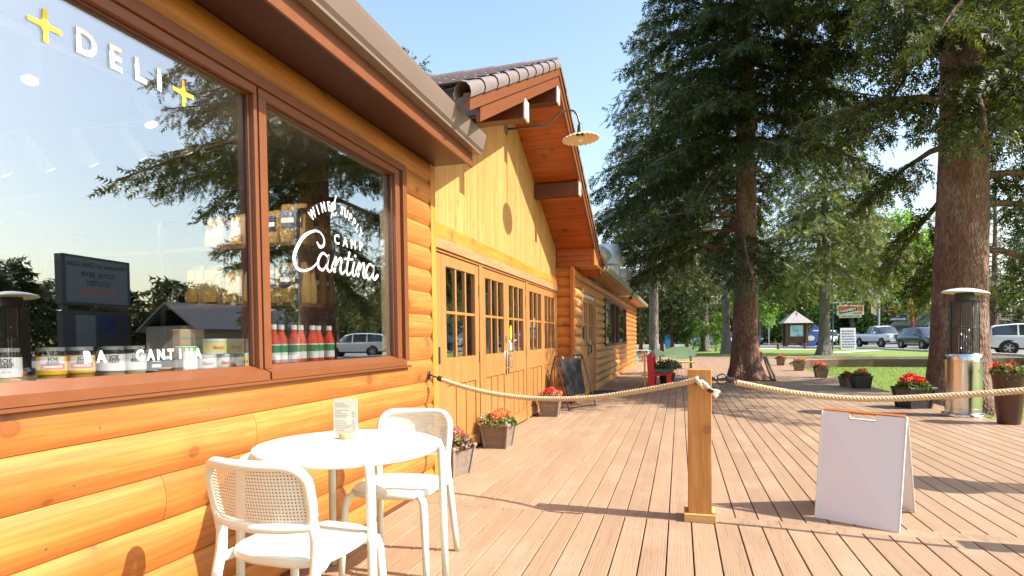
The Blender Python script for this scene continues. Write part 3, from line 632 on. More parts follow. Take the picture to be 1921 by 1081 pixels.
# rake boards and roof slabs
def rake(sgn, x0, x1, dz0, dz1, name, m, b0=0.0, b1=HALF):
    ya, yb = AY + sgn * b0, AY + sgn * b1
    za, zb = ZT - SL * b0, ZT - SL * b1
    vs = [(x0, ya, za + dz0), (x1, ya, za + dz0), (x1, yb, zb + dz0), (x0, yb, zb + dz0), (x0, ya, za + dz1), (x1, ya, za + dz1), (x1, yb, zb + dz1), (x0, yb, zb + dz1)]
    return MB()._add(vs, [(0, 1, 2, 3), (7, 6, 5, 4), (0, 4, 5, 1), (1, 5, 6, 2), (2, 6, 7, 3), (3, 7, 4, 0)]).build(name, m, hall)
for sgn in (1, -1):
    b1 = HALF if sgn > 0 else 3.47
    rake(sgn, -1.513, -1.478, -0.285, -0.165, 'rake_board', M_BROWN, 0, HALF if sgn > 0 else 3.15); rake(sgn, -1.513, -1.462, -0.163, -0.035, 'rake_board', M_BROWN, 0, HALF if sgn > 0 else 3.43)
    rake(sgn, -7.4, -1.5135, -0.245, -0.03, 'roof', M_TILE, 0, HALF if sgn > 0 else 3.0)
    nb = 12; Lb = HALF / nb
    for k in range(nb):                                          # barge tiles: overlapping half rounds
        if sgn < 0 and (k + 1) * Lb > b1: continue
        d0, d1 = k * Lb, (k + 1) * Lb + 0.03
        mb = MB(); n = 8; rings = []
        for (dd, rr) in ((d0, 0.072), (d1 - 0.03, 0.082), (d1, 0.086)):
            yy, zz = AY + sgn * dd, ZT - SL * dd - 0.03
            rings.append([(-1.50 + rr * math.cos(t) * 0.8, yy, zz + rr * math.sin(t)) for t in [math.pi * (-0.15 + 1.3 * q / n) for q in range(n + 1)]])
        vs = [v for r_ in rings for v in r_]; fs = []
        for r_ in range(2):
            for q in range(n): fs.append((r_ * (n + 1) + q, r_ * (n + 1) + q + 1, (r_ + 1) * (n + 1) + q + 1, (r_ + 1) * (n + 1) + q))
        mb._add(vs, fs).build('barge_tile', M_TILE, hall, smooth=True)
# roof tiles on the slope in view (left of the ridge) and a ridge cap
TL, TW = 0.345, 0.32; ang = math.atan(SL)
TM = MB(); TM.box(-TW / 2 + .012, TW / 2 - .012, -TL - 0.05, 0, 0, 0.014, 0.004)
TMe = TM.mesh('roof_tile', M_TILE)
for r_ in range(10):
    for c_ in range(15):
        d = r_ * TL
        if d > 3.3: continue
        x = -1.60 - TW * (c_ + 0.5)
        o = new_obj('roof_tile', TMe, hall, Vector((x, AY - d * math.cos(ang) - 0.02, ZT - 0.025 - d * math.sin(ang))) - hall.location)
        o.rotation_euler = (ang - 0.10, 0, 0)
        o.location.z += 0.012
for c_ in range(11):
    x0 = -1.48 - c_ * 0.42
    MB().tube([(x0, AY, ZT - 0.005), (x0 - 0.43, AY, ZT - 0.015)], 0.075, 12).build('ridge_tile', M_TILE, hall, smooth=40)
# boxed eave return on the right
for k in range(6):
    z0 = 2.545 + k * 0.088
    if z0 < 2.96: MB().box(HX + .003, OX + 0.005, 10.86, 10.88, z0, min(z0 + 0.086, 2.98), 0.003).build('return_board', M_SOF, hall)
MB().box(OX + 0.006, OX + 0.03, 10.85, 11.75, 2.53, 2.86, 0.003).build('return_trim', M_TRIM, hall)
MB().box(HX, OX + .005, 10.885, 11.7, 2.534, 2.60).build('return_bottom', M_SOFY, hall)
MB().tube([(-1.50, 11.42, 2.80), (-1.46, 11.75, 2.66)], 0.075, 10).build('gutter_end', M_BROWN_D, hall, smooth=40)

# ---------------------------------------------------------------- far log wing
wing = thing('log_wing', 'long low weathered log wing with wide eave behind the hall', 'building', (-1.87, 19, 0))
FX = -1.87
for k in range(14):
    z0, z1 = ZS[k], min(ZS[k + 1], 2.53)
    if z1 <= z0: continue
    log_piece(wing, HX + 0.003, -1.935, z0, z1, -10.845, 0.03, M_LOGX, 'x')
MB().box(-1.934, FX + 0.01, 10.78, 10.86, -0.1, 2.53, 0.004).build('corner_trim', wood('red_corner_trim', (0.50, 0.15, 0.025), (0.40, 0.11, 0.018), 'z', rough=0.45), wing)
def seg(k, z0, z1):
    if z1 > 2.2: return [(10.87, 27.1)]
    if z0 > 0.99: return [(10.87, 11.60), (13.66, 15.34), (21.5, 27.1)]
    return [(10.87, 11.60), (13.66, 17.2 + 1.3 * (k % 3)), (17.203 + 1.3 * (k % 3), 27.1)]
for k in range(14):
    z0, z1 = ZS[k], min(ZS[k + 1], 2.53)
    if z1 <= z0: continue
    for a, b_ in seg(k, z0, z1): log_piece(wing, a, b_ - .002, z0, z1, FX - 0.03, 0.055, M_LOGF if b_ < 20 else M_LOG)
# far end wall, back, interior
MB().box(-7.0, FX - 0.02, 27.0, 27.09, -0.1, 2.53).build('end_wall', M_LOGX, wing)
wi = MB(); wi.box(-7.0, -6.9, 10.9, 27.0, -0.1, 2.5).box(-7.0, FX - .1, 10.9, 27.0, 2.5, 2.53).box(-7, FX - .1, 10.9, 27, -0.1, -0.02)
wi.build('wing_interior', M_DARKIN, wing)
# door pair
MB().box(FX - .06, FX + .03, 11.60, 11.69, 0, 2.12, .004).build('door_post', M_BEAM, wing); MB().box(FX - .06, FX + .03, 13.57, 13.66, 0, 2.12, .004).build('door_post', M_BEAM, wing)
MB().box(FX - .06, FX + .034, 11.60, 13.66, 2.1205, 2.20, .004).build('door_head', M_BEAM, wing)
fd = [door_leaf(wing, FX - 0.005, 11.694, 12.622, False, mat=wood('far_door_fir', (0.40, 0.20, 0.07), (0.30, 0.13, 0.04), 'z', rough=0.5)), door_leaf(wing, FX - 0.005, 12.628, 13.566, True, mat=MATS['far_door_fir'])]
for d, yy in ((fd[0], 12.57), (fd[1], 12.68)): pull(d, FX - 0.003, yy, 0.98, M_BLACK)
MB().box(FX - .03, FX - .004, 11.69, 13.57, 2.046, 2.12, .002).build('transom_panel', M_CAP, wing)
for k in range(4): MB().box(FX - 0.0275, FX - 0.0265, 11.86 + k * 0.22 + (0.5 if k > 1 else 0), 11.99 + k * .22 + (0.5 if k > 1 else 0), 1.06, 1.17).build('sticker', M_BLUEST, fd[0 if k < 2 else 1])
MB().box(FX + .031, FX + .06, 11.61, 11.68, 1.20, 1.42, .006).build('door_buzzer', M_BLACK, wing)
# window: four lights
fw = MB(); fw.box(FX - .05, FX + .05, 15.35, 21.49, 2.165, 2.235, .004).box(FX - .05, FX + .07, 15.35, 21.49, 0.985, 1.045, .004)
for yy in (15.35, 17.55, 18.75, 21.42): fw.box(FX - .05, FX + .0495, yy, yy + .07, 1.0455, 2.1645, .004)
fwo = fw.build('window', M_BROWN_D, wing)
for a, b_ in ((15.42, 17.55), (17.62, 18.75), (18.82, 21.42)): MB().box(FX - .012, FX - .006, a, b_, 1.045, 2.165).build('pane', glass('wing_glass', 0.12, k=2.0), fwo)
# soffit boards, fascia, gutter, roof
for k in range(4): MB().box(FX - 0.03 + k * 0.112, FX - 0.03 + k * 0.112 + 0.109, 10.89, 27.3, 2.533, 2.551, 0.002).build('soffit_board', M_SOFY, wing)
MB().box(-1.450, -1.428, 11.76, 27.32, 2.515, 2.62, .003).build('fascia', wood('pine_fascia', (0.50, 0.33, 0.14), (0.38, 0.24, 0.09), 'y'), wing)
M_GUTF = plain('weathered_green_grey_gutter', (0.22, 0.21, 0.16), 0.5, var=0.3, scale=4)
MB().prism([(-1.427, 2.53), (-1.385, 2.53), (-1.355, 2.58), (-1.345, 2.63), (-1.355, 2.63), (-1.39, 2.545), (-1.42, 2.54), (-1.42, 2.63), (-1.427, 2.63)], lambda u, v, d: (u, d, v), 11.78, 27.35).build('gutter', M_GUTF, wing)
MB()._add([(-1.41, 11.76, 2.645), (-1.41, 27.35, 2.645), (-5.2, 27.35, 3.75), (-5.2, 11.76, 3.75), (-1.41, 11.76, 2.625), (-1.41, 27.35, 2.625), (-5.2, 27.35, 3.72), (-5.2, 11.76, 3.72)],
          [(0, 1, 2, 3), (7, 6, 5, 4), (0, 4, 5, 1), (1, 5, 6, 2), (2, 6, 7, 3), (3, 7, 4, 0)]).build('roof', M_TILE, wing)
# rooftop duct
du = thing('roof_vent', 'shiny galvanised exhaust duct standing on the wing roof', 'roof vent', (-1.98, 17.2, 2.78))
MB().lathe([(0.36, -0.1), (0.36, 0.45), (0.44, 0.50), (0.44, 1.0), (0.40, 1.06), (0, 1.07)], 24).build('duct', M_GALV, du, smooth=35, loc=(0, 0, 0))
MB().lathe([(0.25, -0.3), (0.25, 0.22), (0.30, 0.25), (0.30, 0.52), (0.26, 0.55), (0, .56)], 20, (0.25, 1.6, 0)).build('duct', M_GALV, du, smooth=35, loc=(0, 0, 0))
MB().tube([(0.0, -0.1, 0.7), (-.1, -.8, 0.75), (-.2, -1.5, 0.68)], 0.20, 14).build('flexible_duct', M_GALV, du, smooth=True, loc=(0, 0, 0))

# ---------------------------------------------------------------- gooseneck lamp
lamp = thing('gooseneck_lamp', 'gooseneck barn lamp with fluted cream shade on the gable', 'lamp', (HX, 7.59, 3.98))
M_PIPE = plain('aged_steel_pipe', (0.16, 0.15, 0.14), 0.4, metal=0.7)
MB().lathe([(0.07, 0), (0.07, 0.012), (0.03, 0.03), (0, 0.03)], 20, M=Matrix.Rotation(R(90), 3, 'Y')).build('wall_plate', M_PIPE, lamp, smooth=40, loc=(0, 0, 0))
ap = [(0, 0, 0), (0.3, 0, -0.01), (0.50, 0, -0.012), (0.58, 0, 0.0), (0.645, 0, 0.05), (0.70, 0, 0.11), (0.77, 0, 0.15), (0.84, 0, 0.158), (0.91, 0, 0.135), (0.955, 0, 0.08), (0.975, 0, 0.0), (0.985, 0, -0.05)]
MB().tube(ap, 0.014, 10).build('arm', M_PIPE, lamp, smooth=True, loc=(0, 0, 0))
M_GRSOCK = plain('dark_green_socket', (0.02, 0.05, 0.035), 0.4)
MB().lathe([(0.018, 0.0), (0.03, -0.02), (0.035, -0.09), (0.05, -0.13), (0.05, -0.14)], 16, (0.985, 0, -0.04)).build('socket', M_GRSOCK, lamp, smooth=40, loc=(0, 0, 0))
sh = MB(); nseg = 72
prof = [(0.04, -0.165), (0.08, -0.175), (0.14, -0.19), (0.20, -0.215), (0.235, -0.235)]
vs = []
for r_, z in prof:
    for k in range(nseg):
        a = 2 * math.pi * k / nseg; fl = (r_ / 0.235) ** 2
        vs.append((0.995 + r_ * math.cos(a), r_ * math.sin(a), z + 0.010 * fl * math.cos(24 * a) + 0.06 * r_ * math.cos(a)))
fs = [(i * nseg + k, i * nseg + (k + 1) % nseg, (i + 1) * nseg + (k + 1) % nseg, (i + 1) * nseg + k) for i in range(len(prof) - 1) for k in range(nseg)]
sh._add(vs, fs); sh.build('lamp_shade', plain('cream_enamel', (0.66, 0.55, 0.38), 0.4), lamp, smooth=True, loc=(0, 0, 0))
MB().lathe([(0.0, -0.27), (0.025, -0.262), (0.04, -0.235), (0.03, -0.2), (0.02, -0.17)], 14, (0.99, 0, 0)).build('bulb', plain('frosted_bulb', (0.8, 0.78, 0.7), 0.3), lamp, smooth=True, loc=(0, 0, 0))
# ---------------------------------------------------------------- shop display
lg = thing('display_ledge', 'dark display ledge along the inside of the shop windows', 'shelf', (-2.4, 2.4, 1.05))
MB().box(-2.66, -2.145, 0.2, 4.44, 1.045, 1.088, 0.004).build('board', plain('charcoal_board', (0.05, 0.05, 0.055), 0.4), lg)
for yy in (0.3, 1.6, 2.9, 4.3): MB().box(-2.62, -2.2, yy, yy + 0.05, 0.0, 1.044).build('bracket', M_BLACK, lg)
M_SHELF = wood('dark_walnut_shelf', (0.10, 0.045, 0.02), (0.06, 0.025, 0.012), 'x', rough=0.5)
su = thing('shelf_unit', 'black round cornered steel shelving unit inside the right window', 'shelf', (-3.8, 3.97, 0))
for xx in (-2.60, -3.80, -5.0):
    yl, yr, zt, rc = 3.64, 4.30, 2.16, 0.09
    pa = [(xx, yl, 0.0), (xx, yl, zt - rc)] + [(xx, yl + rc - rc * math.cos(t), zt - rc + rc * math.sin(t)) for t in (R(30), R(60), R(90))] + [(xx, yr - rc + rc * math.sin(t), zt - rc + rc * math.cos(t)) for t in (0, R(30), R(60), R(90))] + [(xx, yr, 0.0)]
    MB().tube(pa, 0.022, 10).build('end_frame', M_BLACK, su, smooth=True)
SHZ = (1.50, 1.93, 1.05)
for zz in SHZ: MB().box(-5.0, -2.63, 3.65, 4.29, zz - 0.03, zz, 0.003).build('shelf', M_SHELF, su)
# track lights
M_WPAINT = plain('white_lamp_paint', (0.90, 0.90, 0.91), 0.4, var=0.02)
tk = thing('track_light_rail', 'white track light rail running parallel to the shop window', 'track light', (-2.93, 1.6, 2.70))
MB().box(-2.95, -2.915, -1.5, 3.0, 2.66, 2.70, 0.004).build('rail', M_WPAINT, tk)
tk2 = thing('track_light_rail', 'white track light rail running back into the shop', 'track light', (-4.5, 3.1, 2.70))
MB().box(-6.2, -2.951, 3.06, 3.10, 2.66, 2.70, 0.004).build('rail', M_WPAINT, tk2)
M_LED = emit('led_disc', (1.0, 0.86, 0.62), 9.0)
def spot(parent, x, y, d, lit):
    d = Vector(d).normalized(); q = Vector((0, 0, -1)).rotation_difference(d).to_matrix()
    p0 = Vector((x, y, 2.615))
    s = MB().lathe([(0.0, 0.0), (0.034, -0.005), (0.038, -0.02), (0.038, -0.20), (0.030, -0.20), (0.028, -0.18), (0, -0.18)], 18, p0, q)
    s.box(x - 0.02, x + 0.02, y - 0.03, y + 0.03, 2.60, 2.662, 0.005)
    o = s.build('spot_head', M_WPAINT, parent, smooth=40)
    MB().lathe([(0.0, -0.185), (0.027, -0.186)], 16, p0, q, cap=False).build('lamp_disc', M_LED, o)
    return o
for yy, dd in ((1.30, (0.2, -0.3, -1)), (2.12, (0.35, -0.35, -1)), (2.66, (0.55, 0.1, -1)), (0.5, (0.3, 0.2, -1)), (-0.4, (0.3, 0.2, -1))): spot(tk, -2.932, yy, dd, True)
for xx in (-3.12, -3.50, -3.92, -4.32, -4.75, -5.2): spot(tk2, xx, 3.08, (0.25, 0.55, -0.9), False)
# real light of the two lit heads
LS = [(-2.932, yy, dd, 36) for yy, dd in ((1.30, (0.2, -0.3, -1)), (2.12, (0.35, -0.35, -1)), (2.66, (0.1, 0.75, -.75)))] + [(xx, 3.08, (0.25, 0.55, -0.9), 8) for xx in (-3.12, -3.50, -3.92, -4.32)]
for lx, yy, dd, en in LS:
    L = bpy.data.lights.new('track_spot', 'SPOT'); L.energy = en; L.color = (1, 0.86, 0.66); L.spot_size = R(85); L.shadow_soft_size = 0.03
    lo = bpy.data.objects.new('track_spot', L); col.objects.link(lo); lo.location = Vector((lx, yy, 2.615)) + Vector(dd).normalized() * 0.22
    lo.rotation_euler = (-Vector(dd)).to_track_quat('Z', 'Y').to_euler()
# goods
M_JGLASS = glass('jar_glass', 0.05, k=1.0)
def pm(n, c, r=0.5, v=0.12, s=30): return plain(n, c, r, var=v, scale=s)
M_LABW = pm('white_paper_label', (0.80, 0.79, 0.76), 0.6, .02); M_INK = pm('black_print', (0.02, 0.02, 0.02), 0.6); M_REDP = pm('red_print', (0.72, 0.10, 0.05), 0.5)
M_YEL = pm('mustard_yellow_label', (0.85, 0.52, 0.04), 0.5, .04); M_SPICE = pm('tan_spice', (0.62, 0.42, 0.22), 0.9, .35, 160); M_SPICEO = pm('orange_spice', (0.72, 0.30, 0.06), 0.9, .3, 160)
def jar(y, x, label, spice, labmat, words, group='spice jars on the window ledge', r=0.047, h=0.115):
    t = thing('spice_jar', label, 'jar', (x, y, 1.0885), 0, group); L0 = (0, 0, 0)
    MB().lathe([(r * .98, 0), (r, .006), (r, h * .86), (r * .9, h * .92), (r * .9, h * .94)], 24).build('jar_body', M_JGLASS, t, smooth=40, loc=L0)
    MB().lathe([(r * .94, 0.004), (r * .94, h * .78), (0, h * .80)], 20).build('spice', spice, t, smooth=40, loc=L0)
    MB().lathe([(r * .93, h * .94), (r * .93, h * 1.06), (0, h * 1.06)], 24).build('lid', plain('clear_grey_lid', (0.45, 0.47, 0.5), 0.15, metal=0.6), t, smooth=40, loc=L0)
    lb = MB(); a0, a1 = R(-95), R(60); n = 14                    # label wraps round the window side
    for q in range(n):
        b0, b1 = a0 + (a1 - a0) * q / n, a0 + (a1 - a0) * (q + 1) / n
        rr = r + .0008
        lb._add([(rr * math.cos(b0), rr * math.sin(b0), h * .20), (rr * math.cos(b1), rr * math.sin(b1), h * .20), (rr * math.cos(b1), rr * math.sin(b1), h * .78), (rr * math.cos(b0), rr * math.sin(b0), h * .78)], [(0, 1, 2, 3)])
    lo = lb.build('label', labmat, t, smooth=True, loc=L0)
    tx = []
    for (w, sz, zz, m) in words:
        me = text_mesh(w, sz, m, bold=0.0006, extrude=0.0)
        vv = np.empty(len(me.vertices) * 3, np.float32); me.vertices.foreach_get('co', vv); vv = vv.reshape(-1, 3)
        ang_ = vv[:, 0] / r + R(-28); rr = r + .0016
        me.vertices.foreach_set('co', np.stack([rr * np.cos(ang_), rr * np.sin(ang_), vv[:, 1] + zz], 1).astype(np.float32).ravel()); me.update()
        new_obj('lettering', me, lo, (0, 0, 0))
    if labmat is M_YEL:
        for (z0, z1, m) in ((.55, .76, M_LABW), (.36, .54, M_REDP)):
            bb = MB()
            for q in range(10):
                b0, b1 = R(-75 + 9.5 * q), R(-75 + 9.5 * (q + 1)); rr = r + .0012
                bb._add([(rr * math.cos(b0), rr * math.sin(b0), h * z0), (rr * math.cos(b1), rr * math.sin(b1), h * z0), (rr * math.cos(b1), rr * math.sin(b1), h * z1), (rr * math.cos(b0), rr * math.sin(b0), h * z1)], [(0, 1, 2, 3)])
            bb.build('label_band', m, lo, loc=(0, 0, 0))
    return t
JW = [('JOE', .020, .078, M_INK), ('BEEF', .019, .062, M_INK)]
jar(1.355, -2.215, 'leftmost spice jar with white label at the edge of the window', M_SPICE, M_LABW, JW + [('* *', .02, .035, M_REDP)])
jar(1.470, -2.215, 'white labelled spice jar with red drawing left of the yellow jars', M_SPICE, M_LABW, JW + [('* *', .02, .035, M_REDP)])
jar(1.625, -2.215, 'yellow labelled spice jar, left of the pair', M_SPICEO, M_YEL, JW + [('BARBEQUE', .011, .0515, M_LABW)])
jar(1.735, -2.215, 'yellow labelled spice jar, right of the pair', M_SPICEO, M_YEL, JW + [('BARBEQUE', .011, .0515, M_LABW)])
jar(1.865, -2.215, 'plain white labelled spice jar, left of the last pair', M_SPICE, M_LABW, JW)
jar(1.965, -2.215, 'plain white labelled spice jar, rightmost of the row', M_SPICE, M_LABW, JW)
def carton(name, label, cat, x, y, w, d, h, m, group, deco=(), z=1.0885, rz=0):
    t = thing(name, label, cat, (x, y, z), rz, group)
    MB().box(-d / 2, d / 2, -w / 2, w / 2, 0, h, 0.003).build('carton', m, t, loc=(0, 0, 0))
    for z0, z1, y0, y1, mm in deco: MB().box(d / 2, d / 2 + .001, w * y0, w * y1, h * z0, h * z1).build('label', mm, t, loc=(0, 0, 0))
    return t
M_GRN = pm('green_print', (0.10, 0.50, 0.08), 0.5); M_KRAFT = pm('kraft_paper', (0.45, 0.28, 0.14), 0.8, .1); M_NAVY = pm('navy_label', (0.02, 0.035, 0.13), 0.4); M_TEAL = pm('teal_print', (0.08, 0.25, 0.2), 0.6)
carton('carton', 'black packet with fine white print on the ledge', 'packet', -2.24, 2.085, .06, .04, .10, M_BLACK, 'cartons on the window ledge', ((.25, .4, -.4, .4, M_LABW), (.5, .53, -.4, .4, M_LABW)))
carton('carton', 'second black packet beside the white and green box', 'packet', -2.25, 2.155, .055, .04, .105, M_BLACK, 'cartons on the window ledge', ((.55, .7, -.4, .4, M_LABW),))
carton('carton', 'white box with green top on the ledge', 'box', -2.22, 2.25, .085, .05, .115, M_LABW, 'cartons on the window ledge', ((.80, .98, -.48, .48, M_GRN),))
def tin(y, z, label, m, x=-2.23):
    t = thing('tin', label, 'tin', (x, y, z), 0, 'tins stacked on the ledge'); r, h = .052, .062
    MB().lathe([(r, 0), (r, h), (r + .002, h), (r + .002, h + .012), (r - .004, h + .012), (0, h + .010)], 24).build('tin_body', M_LABW, t, smooth=40, loc=(0, 0, 0))
    MB().lathe([(r + .0008, .006), (r + .0008, h - .004)], 24, cap=False).build('label', m, t, smooth=True, loc=(0, 0, 0))
    mm = text_mesh('Bacci', .024, M_REDP, bold=.0006, extrude=0, shear=.2)
    vv = np.empty(len(mm.vertices) * 3, np.float32); mm.vertices.foreach_get('co', vv); vv = vv.reshape(-1, 3); an = vv[:, 0] / r + R(-30); rr = r + .0018
    mm.vertices.foreach_set('co', np.stack([rr * np.cos(an), rr * np.sin(an), vv[:, 1] + h * .5], 1).astype(np.float32).ravel()); mm.update(); new_obj('lettering', mm, t, (0, 0, 0))
M_PALEY = pm('pale_yellow_label', (0.82, 0.74, 0.28), 0.5, .05)
for i, (yy, lb) in enumerate(((2.37, 'white tin left of the lower row'), (2.49, 'white tin in the middle of the lower row'))): tin(yy, 1.0885, lb, M_LABW)
tin(2.61, 1.0885, 'pale yellow tin at the right of the lower row', M_PALEY); tin(2.44, 1.164, 'pale yellow tin on top, left of the upper pair', M_PALEY); tin(2.56, 1.164, 'pale yellow tin on top, right of the upper pair', M_PALEY); tin(2.73, 1.0885, 'white tin at the left edge of the right window', M_LABW); tin(2.73, 1.164, 'white tin stacked at the left edge of the right window', M_LABW)
for i, yy in enumerate((2.46, 2.545)): carton('paper_bag', ('left' if i == 0 else 'right') + ' kraft coffee bag of the pair behind the tins', 'bag', -2.45, yy, .075, .05, .20, M_KRAFT, 'kraft bags behind the tins', ((.5, .6, -.45, .45, M_TEAL), (.15, .3, -.4, .4, M_REDP), (.75, .8, -.4, .4, M_TEAL)))
def bottle(y, x, label):
    t = thing('sauce_bottle', label, 'bottle', (x, y, 1.0885), 0, 'tomato sauce bottles'); r, h = .034, .235
    MB().lathe([(r * .95, 0), (r, .008), (r, .14), (r * .6, .18), (r * .45, .20), (r * .45, .215)], 18).build('bottle_body', pm('tomato_sauce', (0.62, 0.055, 0.015), 0.15, .08), t, smooth=40, loc=(0, 0, 0))
    MB().lathe([(r * .52, .205), (r * .52, .235), (0, .235)], 16).build('cap', M_LABW, t, smooth=40, loc=(0, 0, 0))
    MB().lathe([(r * 1.01, .02), (r * 1.01, .115)], 18, cap=False).build('label', M_LABW, t, smooth=True, loc=(0, 0, 0))
    MB().lathe([(r * 1.03, .065), (r * 1.03, .108)], 18, cap=False).build('label_band', pm('dark_green_print', (0.03, 0.22, 0.06), 0.5), t, smooth=True, loc=(0, 0, 0))
ords = ['first', 'second', 'third', 'fourth', 'fifth', 'sixth', 'seventh', 'eighth', 'ninth']
for i in range(9): bottle(2.86 + i * 0.098, -2.36 - 0.02 * (i % 2), ords[i] + ' red sauce bottle from the left in the window row')
M_PASTA = pm('pasta', (0.32, 0.19, 0.05), 0.6, .35, 90)
def pasta(x, y, z, h, w, label, paper=False, col_=None):
    t = thing('pasta_bag', label, 'bag', (x, y, z), rnd.uniform(-.2, .2), 'pasta bags on the shelving')
    rn = random.Random(int(x * 991 + z * 77)); vs = []; n = 12; rings = ((0, .9, .9), (.12, 1.05, 1.1), (.45, 1.08, 1.15), (.75, 1.0, .85), (.92, .96, .35), (1.0, .9, .10))
    for tz, sx, sy in rings:
        for k in range(n):
            a = 2 * math.pi * k / n; c, s = math.cos(a), math.sin(a); e = 0.55
            vs.append((w / 2 * sx * math.copysign(abs(c) ** e, c) + rn.uniform(-.004, .004), w * .3 * sy * math.copysign(abs(s) ** e, s) + rn.uniform(-.004, .004), h * tz + rn.uniform(-.004, .004)))
    fs = [(i * n + k, i * n + (k + 1) % n, (i + 1) * n + (k + 1) % n, (i + 1) * n + k) for i in range(len(rings) - 1) for k in range(n)] + [tuple(range(n - 1, -1, -1)), tuple((len(rings) - 1) * n + k for k in range(n))]
    MB()._add(vs, fs).build('bag', pm('cream_paper_bag', (0.28, 0.20, 0.10), 0.6, .1) if paper else M_PASTA, t, smooth=50, loc=(0, 0, 0))
    fy = -w * .36
    if paper: MB().box(-w * .25, w * .25, fy - .002, fy, h * .62, h * .85).build('label', pm('ochre_label', (0.62, 0.30, 0.05), 0.5), t, loc=(0, 0, .0)); MB().box(-w * .42, w * .42, fy - .004, fy - .001, h * .08, h * .35).build('bag_window', M_PASTA, t, loc=(0, 0, 0))
    else: MB().box(-w * .34, w * .34, fy - .004, fy, h * .40, h * .82).build('label', M_NAVY, t, loc=(0, 0, 0)); MB().box(-w * .32, w * .32, fy - .006, fy - .0041, h * .52, h * .64).build('label_band', M_LABW, t, loc=(0, 0, 0))
nm = ['first', 'second', 'third', 'fourth', 'fifth', 'sixth', 'seventh', 'eighth', 'ninth', 'tenth']
for i, xx in enumerate((-3.42, -3.20, -3.05, -2.90, -2.775, -2.68)): pasta(xx, 3.80, 1.932, rnd.uniform(.25, .33), .16 if i < 2 else .125, nm[i] + ' bag from the left on the upper shelf', paper=i < 2)
for i, xx in enumerate((-3.62, -3.45, -3.26, -3.08, -2.92, -2.79, -2.68)): pasta(xx, 3.80, 1.502, rnd.uniform(.26, .32), .16 if i < 4 else .12, nm[i] + ' bag from the left on the lower shelf', paper=i < 4)
for i, yy in enumerate((3.93, 4.07, 4.19)):
    pasta(-2.72, yy, 1.932, .27, .11, nm[i] + ' deeper pasta bag on the upper shelf end'); pasta(-2.72, yy, 1.502, .29, .12, nm[i] + ' deeper pasta bag on the lower shelf end')

# ---------------------------------------------------------------- cafe table and chairs
tb = thing('cafe_table', 'round white metal cafe table against the log wall', 'table', (-1.50, 2.45, 0))
MB().lathe([(0.0, .738), (.405, .738), (.414, .7405), (.420, .735), (.424, .725), (.420, .712), (.405, .704), (0, .704)], 72).build('table_top', M_WHITE, tb, smooth=40, loc=(0, 0, 0))
for k in range(4):
    a = R(-48 + 90 * k); c, s = math.cos(a), math.sin(a)
    pr = [(.36, .718), (.415, .720), (.445, .708), (.458, .675), (.461, .62), (.468, .30), (.474, 0.004)]
    MB().tube([(r_ * c, r_ * s, z) for r_, z in pr], [.018, .019, .020, .020, .020, .019, .017], 12).build('leg', M_WHITE, tb, smooth=True, loc=(0, 0, 0))
def m_perf():
    m, nt, ns, ls, b = nmat('perforated_white_seat'); tc = nt.nodes.new('ShaderNodeTexCoord'); sp = nt.nodes.new('ShaderNodeSeparateXYZ'); ls.new(tc.outputs['Object'], sp.inputs[0])
    def fr(o): return math_n(nt, 'SUBTRACT', math_n(nt, 'FRACT', math_n(nt, 'MULTIPLY', o, 82.0)), 0.5)
    fx, fy = fr(sp.outputs[0]), fr(sp.outputs[1])
    d = math_n(nt, 'ADD', math_n(nt, 'MULTIPLY', fx, fx), math_n(nt, 'MULTIPLY', fy, fy))
    h = ramp(nt, d, [(0.05, (1, 1, 1)), (0.08, (0, 0, 0))])
    ls.new(mixc(nt, h, (0.70, 0.70, 0.615), (0.28, 0.27, 0.23)), b.inputs['Base Color']); b.inputs['Roughness'].default_value = 0.4
    return m
M_PERF = m_perf()
